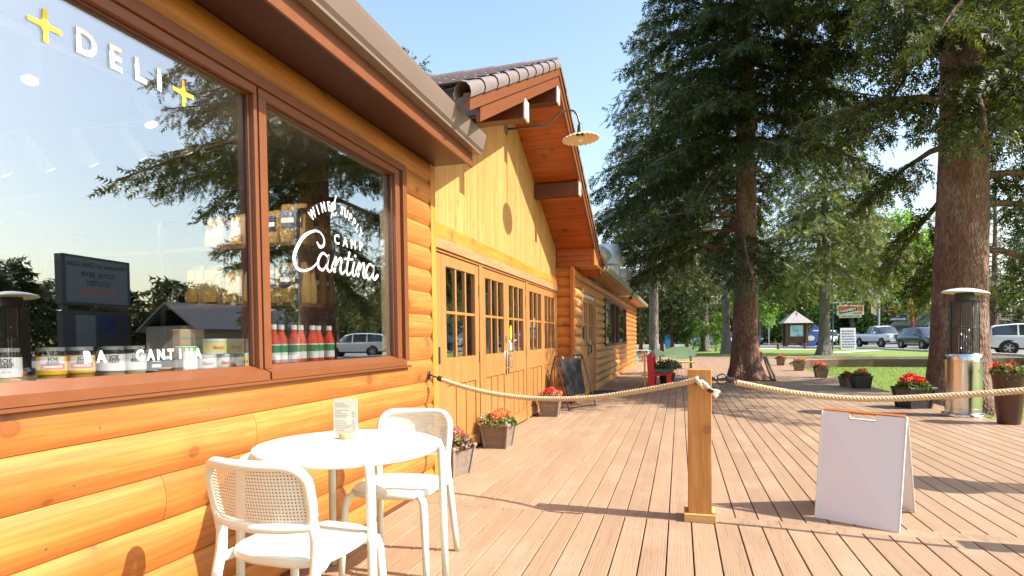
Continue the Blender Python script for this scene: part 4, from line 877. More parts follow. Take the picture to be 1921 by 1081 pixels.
def make_chair():
    ch = thing('cafe_chair', 'white perforated cafe chair nearest the camera, back turned', 'chair', (0, 0, 0), 0, 'white cafe chairs'); L0 = (0, 0, 0)
    def sup(a, b_, n=40, e=0.62):
        return [(a * math.copysign(abs(math.cos(t)) ** e, math.cos(t)), b_ * math.copysign(abs(math.sin(t)) ** e, math.sin(t))) for t in (2 * math.pi * k / n for k in range(n))]
    s = MB(); n = 40; vs = []
    for sc_, z in ((0.0, .452), (.80, .452), (.93, .456), (.985, .452), (1.0, .440), (.985, .424), (.93, .414), (0.0, .414)):
        o = sup(.222 * max(sc_, .001), .218 * max(sc_, .001))
        vs += [(x, y + .015, z) for x, y in o]
    fs = [(i * n + k, i * n + (k + 1) % n, (i + 1) * n + (k + 1) % n, (i + 1) * n + k) for i in range(7) for k in range(n)]
    s._add(vs, fs); s.mi = [1 if i // n < 2 else 0 for i in range(len(fs))]
    s.build('seat', [M_WHITE, M_PERF], ch, smooth=40, loc=L0)
    def back(x, z): return (x, -.205 - (z - .45) * .20 + .055 * (x / .21) ** 2 - 0.02, z)
    hw, zb, zt, rc = .212, .578, .800, .075
    lp = []
    def arcp(cx, cz, a0, a1, rr): return [(cx + rr * math.cos(R(a)), cz + rr * math.sin(R(a))) for a in np.linspace(a0, a1, 6)]
    loop = arcp(hw - rc, zt - rc, 0, 90, rc) + [(0.07, zt), (0, zt), (-.07, zt)] + arcp(-hw + rc, zt - rc, 90, 180, rc) + [(-hw, .66), (-hw + .002, .62)] + arcp(-hw + .035, zb + .03, 180, 270, .03) + [(-.10, zb - .004), (0, zb - .006), (.10, zb - .004)] + arcp(hw - .035, zb + .03, 270, 360, .03) + [(hw - .002, .62), (hw, .66)]
    MB().tube([back(x, z) for x, z in loop], .0195, 12, closed=True).build('back_frame', M_WHITE, ch, smooth=True, loc=L0)
    # perforated panel: real holes
    nx, nz = 34, 16; x0, x1, z0, z1 = -.195, .195, .59, .785; dx, dz = (x1 - x0) / nx, (z1 - z0) / nz; pb = MB(); V = []; F = []
    for i in range(nx):
        for j in range(nz):
            cx, cz = x0 + (i + .5) * dx, z0 + (j + .5) * dz
            if abs(cx) > hw - rc and cz > zt - rc and (abs(cx) - hw + rc) ** 2 + (cz - zt + rc) ** 2 > rc ** 2: continue
            off = len(V)
            for a in range(8):
                t = R(45 * a); ex, ez = max(-1, min(1, math.cos(t) * 1.4143)), max(-1, min(1, math.sin(t) * 1.4143))
                V.append(back(cx + ex * dx / 2, cz + ez * dz / 2)); V.append(back(cx + math.cos(t) * dx * .26, cz + math.sin(t) * dx * .26))
            for a in range(8): b2 = (a + 1) % 8; F.append((off + 2 * a, off + 2 * b2, off + 2 * b2 + 1, off + 2 * a + 1))
    pb._add(V, F).build('back_panel', M_WHITE, ch, loc=L0)
    for sg in (-1, 1):
        bl = back(sg * .208, .60)
        MB().tube([bl, (sg * .207, -.185, .53), (sg * .209, -.188, .46), (sg * .214, -.205, .38), (sg * .228, -.238, .15), (sg * .236, -.255, .003)], [.018, .020, .021, .020, .018, .016], 10).build('leg', M_WHITE, ch, smooth=True, loc=L0)
        MB().tube([(sg * .211, -.195, .425), (sg * .208, -.16, .422), (sg * .195, -.12, .428), (sg * .17, -.09, .43)], [.018, .019, .020, .018], 10).build('seat_arm', M_WHITE, ch, smooth=True, loc=L0)
        MB().tube([(sg * .15, .15, .425), (sg * .185, .185, .424), (sg * .205, .205, .408), (sg * .213, .214, .37), (sg * .222, .225, .20), (sg * .230, .235, .003)], [.017, .019, .020, .020, .018, .016], 10).build('leg', M_WHITE, ch, smooth=True, loc=L0)
    return ch
ch1 = make_chair(); ch1.location = (-1.42, 1.975, 0); ch1.rotation_euler = (0, 0, R(-3))
ch2 = place_copy(ch1, (-1.46, 2.90, 0), R(184), 'white perforated cafe chair on the far side of the table, facing the camera')
# menu card in a wooden block
mn = thing('menu_holder', 'pale menu card standing in a round wooden block on the table', 'menu', (-1.585, 2.575, .7405), R(8))
MB().lathe([(.034, 0), (.036, .004), (.036, .022), (.033, .026), (0, .026)], 24).build('block', wood('maple_block', (0.62, 0.42, 0.2), (0.5, 0.3, 0.13), 'x'), mn, smooth=40, loc=(0, 0, 0))
cd = MB().box(-.062, .062, -.0015, .0015, .018, .196).build('card', plain('cream_card', (0.50, 0.49, 0.43), 0.6, var=0.02), mn, loc=(0, 0, 0))
lines = MB(); rn = random.Random(3)
for i in range(17):
    z = .172 - i * .0085
    if i in (3, 9): continue
    w_ = rn.uniform(.03, .075); x0 = -.052
    while x0 < -.052 + w_: l_ = rn.uniform(.006, .018); lines.box(x0, x0 + l_, -.0022, -.0016, z, z + .0022); x0 += l_ + .003
    if i > 4: lines.box(.036, .048, -.0022, -.0016, z, z + .0022)
lines.build('print', plain('grey_print', (0.26, 0.26, 0.25), 0.7), cd, loc=(0, 0, 0))
# ---------------------------------------------------------------- rope barrier
po = thing('barrier_post', 'square golden timber barrier post in the middle of the deck', 'post', (0.1255, 4.125, 0))
MB().box(-.074, .074, -.074, .074, .012, 1.005, .004).build('shaft', M_POST, po, loc=(0, 0, 0))
bs = MB()
for x0, x1, y0, y1 in ((-.1, .1, -.1, -.0745), (-.1, .1, .0745, .1), (-.1, -.0745, -.074, .074), (.0745, .1, -.074, .074)): bs.box(x0, x1, y0, y1, 0.001, .055, .003)
bs.build('base_trim', wood('pale_base_trim', (0.66, 0.42, 0.16), (0.55, 0.32, 0.1), 'x'), po, loc=(0, 0, 0))
MB().box(-.030, .020, -.088, -.0745, .905, .945, .003).build('bracket', M_BLACK, po, loc=(0, 0, 0))
rg = MB(); rg.tube([(.0745, -.02, .94), (.11, -.02, .94)], .013, 10); rg.tube([(.142 + .034 * math.cos(a), -.02, .938 + .034 * math.sin(a)) for a in (2 * math.pi * k / 20 for k in range(20))], .0045, 8, closed=True)
rg.build('ring', M_BLACK, po, smooth=True, loc=(0, 0, 0))
def m_rope():
    m, nt, ns, ls, b = nmat('manila_rope'); v = coords(nt, (1, 1, 1)); f = noise(nt, v, 140, 3); ls.new(ramp(nt, f, [(0.3, (0.42, 0.30, 0.17)), (0.7, (0.68, 0.53, 0.34))]), b.inputs['Base Color']); b.inputs['Roughness'].default_value = 0.9; bump(nt, f, b, .6, .002); return m
M_ROPE = m_rope()
def rope(P, r, label, turns_per_m=17.0):
    P = [Vector(p) for p in P]; Q = []
    for i in range(len(P) - 1):
        p0, p1, p2, p3 = P[max(i - 1, 0)], P[i], P[i + 1], P[min(i + 2, len(P) - 1)]
        for j in range(14): t = j / 14; Q.append(0.5 * ((2 * p1) + (p2 - p0) * t + (2 * p0 - 5 * p1 + 4 * p2 - p3) * t * t + (3 * p1 - p0 - 3 * p2 + p3) * t ** 3))
    Q.append(P[-1]); D = [0]
    for a, b_ in zip(Q[:-1], Q[1:]): D.append(D[-1] + (b_ - a).length)
    step = .0065; n = int(D[-1] / step); S_ = []; j = 0
    for i in range(n + 1):
        d = min(i * step, D[-1] - 1e-6)
        while D[j + 1] < d: j += 1
        t = (d - D[j]) / (D[j + 1] - D[j]); S_.append((Q[j].lerp(Q[j + 1], t), (Q[j + 1] - Q[j]).normalized(), d))
    o = thing('barrier_rope', label, 'rope', P[0]); up = Vector((0, 0, 1))
    fr_ = MB()
    for st in range(3):
        pts = []
        for p, t, d in S_:
            u = (up - t * up.dot(t)).normalized(); w = t.cross(u); a = 2 * math.pi * (d * turns_per_m + st / 3)
            pts.append(p + (u * math.cos(a) + w * math.sin(a)) * r * .52)
        MB().tube(pts, r * .56, 7).build('strand', M_ROPE, o, smooth=True)
    rn = random.Random(5)
    for p, t, d in S_:
        if rn.random() < .55:
            dr = Vector((rn.uniform(-1, 1), rn.uniform(-1, 1), rn.uniform(-.6, 1))).normalized(); q = p + dr * r * .95; e = q + dr * rn.uniform(.004, .016) + t * rn.uniform(-.012, .012); wv = t * .0007
            fr_._add([q - wv, q + wv, e], [(0, 1, 2)])
    fr_.build('loose_fibres', M_ROPE, o)
    return o
r1 = rope([(-1.895, 4.50, .898), (-1.70, 4.465, .845), (-1.40, 4.41, .79), (-1.05, 4.35, .765), (-.65, 4.27, .783), (-.30, 4.18, .842), (0.02, 4.06, .915), (.115, 4.03, .945)], .0185, 'manila rope sagging from the log wall to the timber post')
MB().tube([(-1.905, 4.502, .903), (-1.87, 4.495, .892)], .023, 12).build('rope_sleeve', M_BLACK, r1, smooth=40)
hk = MB(); hk.tube([(-2.0, 4.51, .925), (-1.965, 4.51, .925), (-1.95, 4.508, .915), (-1.93, 4.506, .912), (-1.905, 4.503, .905)], .007, 8); hk.box(-2.01, -1.985, 4.49, 4.53, .89, .96, .003)
hk.build('hook', M_BLACK, r1, smooth=40)
kn = MB()
for a, b_ in (((.10, 4.02, .945), (.14, 4.01, .90)), ((.13, 4.015, .935), (.19, 4.02, .875)), ((.11, 4.02, .925), (.15, 4.02, .885)), ((.19, 4.02, .875), (.235, 4.03, .84)), ((.19, 4.02, .872), (.245, 4.03, .862)), ((.19, 4.02, .87), (.225, 4.02, .825))): kn.tube([a, ((a[0] + b_[0]) / 2 + .006, a[1] - .012, (a[2] + b_[2]) / 2), b_], [.012, .014, .010], 7)
kn.build('frayed_knot', plain('pale_rope_fray', (0.70, 0.60, 0.46), 0.9, var=.2, scale=120), r1, smooth=True)
MB().tube([(.178, 4.012, .882), (.205, 4.016, .866)], .018, 10).build('rope_band', M_BLACK, r1, smooth=40)
r2 = rope([(.315, 4.10, .931), (.412, 4.08, .908), (.724, 4.05, .854), (1.08, 4.03, .830), (1.473, 4.0, .856), (1.897, 3.95, .905), (2.3, 3.9, .975), (2.62, 3.87, 1.04)], .0185, 'manila rope sagging from the timber post out of the right edge')
MB().tube([(.298, 4.103, .936), (.36, 4.094, .921)], .0225, 12).build('rope_sleeve', M_BLACK, r2, smooth=40)
MB().tube([(.30, 4.103, .936), (.28, 4.104, .945), (.262, 4.105, .94)], .006, 8).build('hook', M_BLACK, r2, smooth=True)
pz = copy_tree(po); pz.location = (2.70, 3.93, 0); pz['label'] = 'square timber barrier post beyond the right end of the rope'
# ---------------------------------------------------------------- white A-frame sign
sg = thing('sandwich_sign', 'blank white folding sandwich sign with orange top edge', 'sign', (1.2, 4.4, 0))
M_SIGN = plain('white_sign_board', (0.74, 0.72, 0.745), 0.5, var=.015, scale=3); M_ORG = wood('orange_sign_rail', (0.62, 0.22, 0.04), (0.5, 0.16, 0.03), 'x')
A = [Vector((.872, 4.325, .004)), Vector((1.290, 4.112, .004)), Vector((1.372, 4.255, .692)), Vector((.940, 4.45, .708))]      # front: bl, br, tr, tl
B = [Vector((1.085, 4.82, .004)), Vector((1.537, 4.602, .004)), Vector((1.386, 4.285, .692)), Vector((.955, 4.48, .708))]
def panel(q, th, notch):
    u = (q[1] - q[0]); n = (q[1] - q[0]).cross(q[3] - q[0]).normalized() * th
    def at(s, t): return (q[0] * (1 - s) + q[1] * s) * (1 - t) + (q[3] * (1 - s) + q[2] * s) * t
    pts = [(0, 0), (1, 0), (1, 1), (.66, 1), (.66, .935), (.32, .935), (.32, 1), (0, 1)] if notch else [(0, 0), (1, 0), (1, 1), (0, 1)]
    vs = [at(*p) for p in pts] + [at(*p) + n for p in pts]; k = len(pts)
    fs = [tuple(range(k)), tuple(range(2 * k - 1, k - 1, -1))] + [(i, (i + 1) % k, k + (i + 1) % k, k + i) for i in range(k)]
    return MB()._add(vs, fs)
panel(A, -.008, True).build('front_board', M_SIGN, sg); panel(B, -.008, True).build('rear_board', M_SIGN, sg)
d_ = (A[2] - A[3]); 
MB().tube([A[3] + Vector((.004, .012, .006)), A[2] + Vector((.004, .012, .006))], .012, 4).build('top_rail', M_ORG, sg)
for q in (A, B): MB().tube([q[1] + Vector((0.004, 0, 0.0)), q[2] + Vector((.004, 0, 0))], .006, 6).build('edge_trim', M_WHITE, sg); MB().tube([q[0] + Vector((-0.004, 0, 0.0)), q[3] + Vector((-.004, 0, 0))], .006, 6).build('edge_trim', M_WHITE, sg)
# ---------------------------------------------------------------- chalkboard easel
cbd = thing('chalkboard_sign', 'black steel A-frame chalkboard by the hall doors', 'sign', (-1.75, 10.1, 0))
fl, fr2, tl, tr = Vector((-1.775, 9.717, .01)), Vector((-1.424, 10.398, .01)), Vector((-2.03, 9.84, .905)), Vector((-1.675, 10.52, .905))
bl2, br2 = fl + 2 * (Vector((tl.x, tl.y, 0)) - Vector((fl.x, fl.y, 0))) * .95, fr2 + 2 * (Vector((tr.x, tr.y, 0)) - Vector((fr2.x, fr2.y, 0))) * .95
fm = MB(); fm.tube([fl, tl], .013, 6); fm.tube([fr2, tr], .013, 6); fm.tube([tl, tr], .013, 6); fm.tube([fl.lerp(tl, .03), fr2.lerp(tr, .03)], .012, 6)
fm.build('front_frame', M_BLACK, cbd)
fm = MB(); fm.tube([bl2, tl], .012, 6); fm.tube([br2, tr], .012, 6); fm.tube([bl2.lerp(tl, .06), br2.lerp(tr, .06)], .012, 6); fm.build('rear_frame', M_BLACK, cbd)
def m_chalk():
    m, nt, ns, ls, b = nmat('chalkboard'); f = noise(nt, coords(nt, (3, 3, 1)), 2.5, 5, .6); ls.new(ramp(nt, f, [(.3, (.012, .013, .014)), (.75, (.035, .037, .038))]), b.inputs['Base Color']); b.inputs['Roughness'].default_value = .95; b.inputs['Specular IOR Level'].default_value = .15; return m
nn = (fr2 - fl).cross(tl - fl).normalized()
def cat_(s, t): return (fl * (1 - s) + fr2 * s) * (1 - t) + (tl * (1 - s) + tr * s) * t
P8 = [(.06, .30), (.10, .26), (.70, .26), (.74, .30), (.86, .94), (.12, .94)]
vs = [cat_(*p) + nn * .012 for p in P8] + [cat_(*p) + nn * .004 for p in P8]; k = 6
MB()._add(vs, [tuple(range(k)), tuple(range(2 * k - 1, k - 1, -1))] + [(i, (i + 1) % k, k + (i + 1) % k, k + i) for i in range(k)]).build('board', m_chalk(), cbd)
for s in (.25, .72): MB().tube([cat_(s, .94) + nn * .008, cat_(s, 1.0)], .012, 6).build('clip', plain('copper_clip', (.6, .3, .16), .4, metal=.6), cbd)
mt = MB().lathe([(.34, 0.001), (.34, .012), (.32, .014), (0, .014)], 24, M=Matrix.Diagonal((1, 1.7, 1)).to_3x3()).build('door_mat', plain('black_rubber_mat', (.02, .02, .022), .9), None, loc=(-1.55, 13.0, .0)); tag(mt, 'black oval door mat at the wing entrance', 'mat')
# ---------------------------------------------------------------- planters
def leaves_np(n, c, rad, size, seed, up=0.3, hemi=True, shell=0.35):
    """n diamond leaves inside an ellipsoid; returns V, F"""
    r = np.random.RandomState(seed); d = r.normal(size=(n, 3)); d /= np.linalg.norm(d, axis=1)[:, None]
    if hemi: d[:, 2] = np.abs(d[:, 2])
    P = d * (shell + (1 - shell) * r.rand(n, 1) ** 0.6) * np.array(rad) + np.array(c)
    u = r.normal(size=(n, 3)) + d * 0.9 + np.array([0, 0, up]); u /= np.linalg.norm(u, axis=1)[:, None]
    w = np.cross(u, r.normal(size=(n, 3))); w /= np.linalg.norm(w, axis=1)[:, None]
    s = size * (0.6 + 0.8 * r.rand(n, 1)); a = P - u * s * .5; b = P + w * s * .32; c2 = P + u * s * .5; e = P - w * s * .32
    V = np.stack([a, b, c2, e], 1).reshape(-1, 3); k = np.arange(n) * 4
    F = np.concatenate([np.stack([k, k + 1, k + 2], 1), np.stack([k, k + 2, k + 3], 1)]); return V, F
M_PWOOD = wood('grey_wood_planter', (0.26, 0.20, 0.15), (0.15, 0.11, 0.08), 'x', rough=0.75, grain=2.0, amt=.15)
M_PWOODZ = wood('grey_wood_planter_edge', (0.30, 0.23, 0.17), (0.18, 0.13, 0.10), 'z', rough=0.75, grain=2.0)
M_PDARK = plain('black_plastic_planter', (0.03, 0.032, 0.034), 0.35, var=.3, scale=12); M_SOIL = plain('potting_soil', (0.04, 0.028, 0.02), 0.95)
M_CORAL = leaf('coral_petals', (0.86, 0.27, 0.20), (0.70, 0.12, 0.09), .3, 20); M_REDF = leaf('red_petals', (0.70, 0.025, 0.02), (0.45, 0.01, 0.01), .25, 20); M_ORGF = leaf('orange_petals', (0.88, 0.33, 0.14), (0.75, 0.17, 0.06), .3, 20)
M_PINKF = leaf('pink_petals', (0.75, 0.28, 0.32), (0.5, 0.10, 0.12), .3, 20); M_PURF = leaf('violet_petals', (0.42, 0.36, 0.75), (0.25, 0.18, 0.55), .3, 20); M_CREAMF = leaf('cream_leaves', (0.50, 0.44, 0.25), (0.20, 0.22, 0.08), .3, 20)
M_PLEAF = leaf('planter_leaves', (0.16, 0.22, 0.06), (0.045, 0.07, 0.02), .3, 9); M_PDLEAF = leaf('dark_coleus_leaves', (0.16, 0.05, 0.05), (0.04, 0.02, 0.02), .25, 14)
def box_planter_meshes(b, t, h, dark):
    m1 = M_PDARK if dark else M_PWOOD; m2 = M_PDARK if dark else M_PWOODZ; out = {}
    mb = MB(); q = [(-b, -b, 0), (b, -b, 0), (b, b, 0), (-b, b, 0), (-t, -t, h), (t, -t, h), (t, t, h), (-t, t, h)]
    mb._add(q, [(3, 2, 1, 0), (0, 1, 5, 4), (1, 2, 6, 5), (2, 3, 7, 6), (3, 0, 4, 7)]); out['side_panel'] = mb.mesh('side_panel', m1)
    mb = MB(); sx = sy = 0
    for sx, sy in ((-1, -1), (-1, 1), (1, -1), (1, 1)):
        if True: mb = MB()._add([(sx * b + dx, sy * b + dy, 0) for dx, dy in ((-.014, -.014), (.014, -.014), (.014, .014), (-.014, .014))] + [(sx * t + dx, sy * t + dy, h) for dx, dy in ((-.014, -.014), (.014, -.014), (.014, .014), (-.014, .014))], [(0, 1, 5, 4), (1, 2, 6, 5), (2, 3, 7, 6), (3, 0, 4, 7), (3, 2, 1, 0)])
        out['corner_post%d' % len(out)] = mb.mesh('corner_post', m2)
    mb = MB(); e = t + .022
    for x0, x1, y0, y1 in ((-e, e, -e, -t + .02), (-e, e, t - .02, e), (-e, -t + .02, -t + .02, t - .02), (t - .02, e, -t + .02, t - .02)): mb.box(x0, x1, y0, y1, h - .004, h + .028, .005)
    out['rim'] = mb.mesh('rim', m2)
    out['soil'] = MB().box(-t + .02, t - .02, -t + .02, t - .02, h - .05, h - .01).mesh('soil', M_SOIL); return out
PM_L = box_planter_meshes(.115, .150, .245, False); PM_D = box_planter_meshes(.13, .165, .25, True)
def planter(label, loc, rz, flowers, seed, dark=False, scale=1.0, group='square flower planters', leaves=M_PLEAF, extra=None):
    t = thing('flower_planter', label, 'planter', loc, rz, group); t.scale = (scale,) * 3; L0 = (0, 0, 0); h = .245
    for n_, me in (PM_D if dark else PM_L).items(): new_obj(n_.rstrip('0123456789'), me, t, L0)
    r = np.random.RandomState(seed)
    new_obj('foliage', tri_mesh('foliage', *leaves_np(560, (0, 0, h), (.215, .215, .14), .048, seed), leaves), t, L0)
    if extra is not None: new_obj('foliage', tri_mesh('foliage', *leaves_np(750, (r.uniform(-.02, .06), r.uniform(-.1, -.03), h + .03), (.20, .19, .135), .026, seed + 9), extra), t, L0)
    for i, m in enumerate(flowers):
        a = 2 * math.pi * (i + r.uniform(-.25, .25)) / len(flowers); rr = r.uniform(.05, .14)
        c = (rr * math.cos(a), rr * math.sin(a), h + r.uniform(.09, .16))
        new_obj('blossom', tri_mesh('blossom', *leaves_np(130, c, (.078, .078, .055), .034, seed * 17 + i, hemi=False, shell=.7), m), t, L0)
    return t
planter('grey wooden planter of coral and orange flowers beside the middle hall door', (-1.975, 6.37, 0), R(-2), [M_ORGF, M_ORGF, M_CORAL, M_CORAL, M_ORGF], 21, extra=M_CREAMF)
planter('grey wooden planter of coral flowers next to the chalkboard', (-1.955, 9.06, 0), R(4), [M_CORAL, M_CORAL, M_CORAL, M_REDF], 22, extra=M_CREAMF)
planter('grey planter of speckled pink and violet flowers behind the far chair', (-2.0, 4.99, 0), R(-18), [M_PINKF, M_PINKF, M_PURF, M_PURF, M_PINKF], 23, leaves=M_PDLEAF, extra=M_CREAMF)
pl_row = [((3.95, 15.03), [M_ORGF, M_CORAL, M_ORGF], 'first planter of the row along the lawn, orange flowers', 1.0, True), ((3.86, 18.55), [M_CORAL, M_ORGF, M_CORAL, M_PINKF], 'second planter of the row along the lawn, salmon and red flowers', 1.0, False),
          ((3.90, 22.0), [M_ORGF, M_REDF, M_PINKF], 'third planter of the row along the lawn, orange and red flowers', 1.0, False), ((3.90, 25.8), [M_CORAL, M_PINKF, M_REDF], 'fourth planter of the row along the lawn, coral flowers', 1.0, False),
          ((3.55, 29.6), [M_REDF, M_PINKF, M_CORAL], 'fifth planter of the row along the lawn, beside the spruce trunk', 1.05, False), ((3.35, 33.2), [M_PINKF, M_CORAL], 'last and smallest planter of the row, at the far end of the deck', 1.1, False)]
for i, (p, fl_, lb, s_, dk_) in enumerate(pl_row): planter(lb, (p[0], p[1], 0), R(7 - 5 * i), fl_, 40 + i, scale=s_, dark=dk_)
planter('black plastic planter of red geraniums against the patio heater', (3.70, 11.15, 0), R(20), [M_REDF, M_REDF, M_REDF, M_CORAL, M_REDF], 51, dark=True, scale=1.25)
planter('small brown planter of orange flowers tucked behind the first of the row', (3.78, 15.45, 0), R(30), [M_ORGF, M_REDF], 52, scale=.85)
tp = thing('tall_planter', 'tall dark brown tapered planter of red flowers at the right edge', 'planter', (4.235, 9.40, 0)); L0 = (0, 0, 0)
MB().lathe([(.12, 0.0), (.125, .01), (.185, .60), (.20, .66), (.20, .69), (.185, .69), (.175, .63), (0, .63)], 36).build('pot', plain('dark_brown_pot', (.075, .028, .018), .45, var=.1), tp, smooth=40, loc=L0)
new_obj('foliage', tri_mesh('foliage', *leaves_np(700, (0, 0, .66), (.24, .24, .15), .045, 61), M_PLEAF), tp, L0)
new_obj('foliage', tri_mesh('foliage', *leaves_np(400, (0, 0, .67), (.22, .22, .13), .035, 62), M_CREAMF), tp, L0)
new_obj('foliage', tri_mesh('foliage', *leaves_np(200, (-.08, -.12, .55), (.13, .10, .16), .03, 63, hemi=False), M_PLEAF), tp, L0)
r_ = random.Random(8)
for i in range(11):
    a = r_.uniform(0, 6.28); rr = r_.uniform(.05, .2)
    new_obj('blossom', tri_mesh('blossom', *leaves_np(40, (rr * math.cos(a), rr * math.sin(a), .74 + r_.uniform(-.03, .06)), (.04, .04, .03), .032, 70 + i, hemi=False, shell=.7), M_REDF if i % 3 else M_ORGF), tp, L0)
for i in range(7):
    a = r_.uniform(0, 6.28); MB().tube([(.1 * math.cos(a), .1 * math.sin(a), .7), (.16 * math.cos(a), .16 * math.sin(a), .85), (.25 * math.cos(a), .25 * math.sin(a), .93)], .003, 4).build('grass_stem', M_PLEAF, tp, loc=L0)
# ---------------------------------------------------------------- patio heaters
def heater(label, loc):
    t = thing('patio_heater', label, 'patio heater', loc, 0, 'steel patio heaters')
    MB().lathe([(.272, 0.0), (.275, .02), (.268, .04), (.24, .055), (.226, .06)], 40).build('base', M_STEEL, t, smooth=40, loc=L0)
    MB().lathe([(.222, .06), (.222, .11), (.226, .112), (.226, .12), (.222, .122), (.222, .80), (.226, .803), (.226, .812), (.222, .815), (.222, .905), (.215, .915), (0, .915)], 48).build('cabinet', M_STEEL, t, smooth=40, loc=L0)
    a0 = R(-72); sl_ = MB()                                       # oval vent slot facing the camera
    pts = [(math.cos(k * math.pi / 8) * (.028) + (.035 if math.cos(k * math.pi / 8) > 0 else -.035), math.sin(k * math.pi / 8) * .030) for k in range(16)]
    sl_._add([(.2235 * math.cos(a0 + u / .2235), .2235 * math.sin(a0 + u / .2235), .66 + v) for u, v in pts], [tuple(range(16))]); sl_.build('vent_slot', M_BLACK, t, loc=L0)
    MB().tube([(.222 * math.cos(R(170)), .222 * math.sin(R(170)), .855), (.262 * math.cos(R(170)), .262 * math.sin(R(170)), .855)], .018, 10).build('control_knob', M_BLACK, t, smooth=40, loc=L0)
    cg = MB()
    for k in range(8):
        a = 2 * math.pi * k / 8 + .2; cg.tube([(.185 * math.cos(a), .185 * math.sin(a), .91), (.18 * math.cos(a), .18 * math.sin(a), 1.69)], .0055, 6)
    for z in (.93, 1.30, 1.68): cg.tube([(.184 * math.cos(a), .184 * math.sin(a), z) for a in (2 * math.pi * k / 28 for k in range(28))], .005, 6, closed=True)
    cg.build('guard', M_BLACK, t, smooth=True, loc=L0)
    mm = MB(); n = 36
    for k in range(n):                                            # perforated mesh sleeve: fine vertical strips
        a = 2 * math.pi * k / n; b = a + .115; r2 = .176; mm._add([(r2 * math.cos(a), r2 * math.sin(a), .92), (r2 * math.cos(b), r2 * math.sin(b), .92), (r2 * math.cos(b), r2 * math.sin(b), 1.68), (r2 * math.cos(a), r2 * math.sin(a), 1.68)], [(0, 1, 2, 3)])
    mm.build('mesh_sleeve', plain('dark_mesh', (.06, .05, .045), .5, metal=.4), t, loc=L0)
    MB().lathe([(.055, .92), (.055, 1.66)], 20, cap=False).build('glass_tube', M_JGLASS, t, smooth=True, loc=L0)
    pl = MB(); rn = random.Random(4)                               # crumpled plastic sheet inside
    gr = [[(x * .03 + rn.uniform(-.01, .01), rn.uniform(-.03, .03) - .05, .93 + z * .05 + rn.uniform(-.012, .012)) for x in range(-3, 4)] for z in range(9)]
    for i in range(8):
        for j in range(6):
            if rn.random() < .8: pl._add([gr[i][j], gr[i][j + 1], gr[i + 1][j + 1], gr[i + 1][j]], [(0, 1, 2, 3)])
    pl.build('plastic_wrap', glass('crumpled_plastic', .42, (.85, .85, .87), 1.2, .35), t, smooth=True, loc=L0)
    MB().lathe([(.12, 1.68), (.12, 1.80), (.10, 1.81), (0, 1.81)], 24).build('burner', M_BLACK, t, smooth=40, loc=L0)
    mb = MB(); prof = [(0, 1.885), (.10, 1.878), (.20, 1.858), (.27, 1.832), (.292, 1.815), (.292, 1.808), (.26, 1.828), (.10, 1.868), (0, 1.872)]
    mb.lathe(prof, 40, M=Matrix.Rotation(R(5), 3, 'Y')); mb.build('heat_reflector', plain('white_painted_reflector', (.66, .63, .58), .35, var=.05), t, smooth=50, loc=(-.15, 0, 0))
    return t
h1 = heater('brushed steel patio heater with white disc top in front of the big spruce', (4.02, 10.18, 0))
h2 = place_copy(h1, (3.95, 5.45, 0), 0, 'patio heater whose white dome is mirrored low in the left shop window')
# ---------------------------------------------------------------- benches
M_REDW = plain('red_painted_wood', (.66, .014, .022), .35, var=.12); M_GREENW = plain('dark_green_painted_wood', (.05, .15, .09), .45, var=.2); M_TEALW = plain('pale_turquoise_paint', (.50, .80, .76), .5, var=.12, scale=9); M_YELW = plain('yellow_painted_wood', (.62, .52, .05), .45, var=.12); M_ORW = plain('amber_painted_wood', (.62, .30, .02), .45)
rb = thing('red_bench', 'red wooden bench with green slatted seat and fish shaped back', 'bench', (-.45, 14.75, 0))
for yy in (14.10, 15.45):                                        # two end frames in the X-Z plane
    e = MB(); f = lambda u, v, d: (u, d, v)
    e.prism([(-.70, 0), (-.58, 0), (-.54, .36), (-.62, .80), (-.70, .82), (-.74, .78), (-.72, .40)], f, yy, yy + .045)
    e.prism([(-.27, 0), (-.19, 0), (-.18, .36), (-.30, .36)], f, yy, yy + .045); e.prism([(-.60, .29), (-.16, .33), (-.16, .40), (-.60, .38)], f, yy + .046, yy + .08)
    e.build('end_frame', M_REDW, rb)
for k in range(3): MB().box(-.56 + k * .145, -.56 + k * .145 + .138, 14.02, 15.58, .403, .428, .004).build('seat_slat', M_GREENW, rb)
fish = [(0, .0), (.10, .10), (.25, .19), (.50, .24), (.80, .22), (1.02, .14), (1.12, .05), (1.30, .16), (1.42, .17), (1.38, .02), (1.42, -.13), (1.30, -.12), (1.12, -.04), (1.0, -.12), (.75, -.19), (.45, -.20), (.18, -.14), (.04, -.06)]
def fishback(parent, m, M, up=True):
    for half in (0, 1):
        pts = [(u, max(v, .006)) for u, v in fish] if half == 0 else [(u, min(v, -.006)) for u, v in fish]
        o = []
        for p in pts:
            if not o or (abs(o[-1][0] - p[0]) > 1e-5 or abs(o[-1][1] - p[1]) > 1e-5): o.append(p)
        mb = MB().prism(o, lambda u, v, d: tuple(M @ Vector((u, d, v))), 0, .03); mb.build('back_board', m, parent)
    sp = MB()
    for u, v in ((.3, .16), (.45, .19), (.6, .19), (.75, .17), (.9, .12), (.15, .08), (1.33, .1), (.2, -.09), (.5, -.15), (.75, -.14)): sp.prism([(u + .028 * math.cos(k * 1.05), v + .018 * math.sin(k * 1.05)) for k in range(6)], lambda a, b, d: tuple(M @ Vector((a, d, b))), -.003, -.001)
    sp.build('painted_spot', M_BLACK, parent)
fishback(rb, M_REDW, Matrix.Translation((-.655, 15.52, .66)) @ Matrix.Rotation(R(-90), 4, 'Z'))
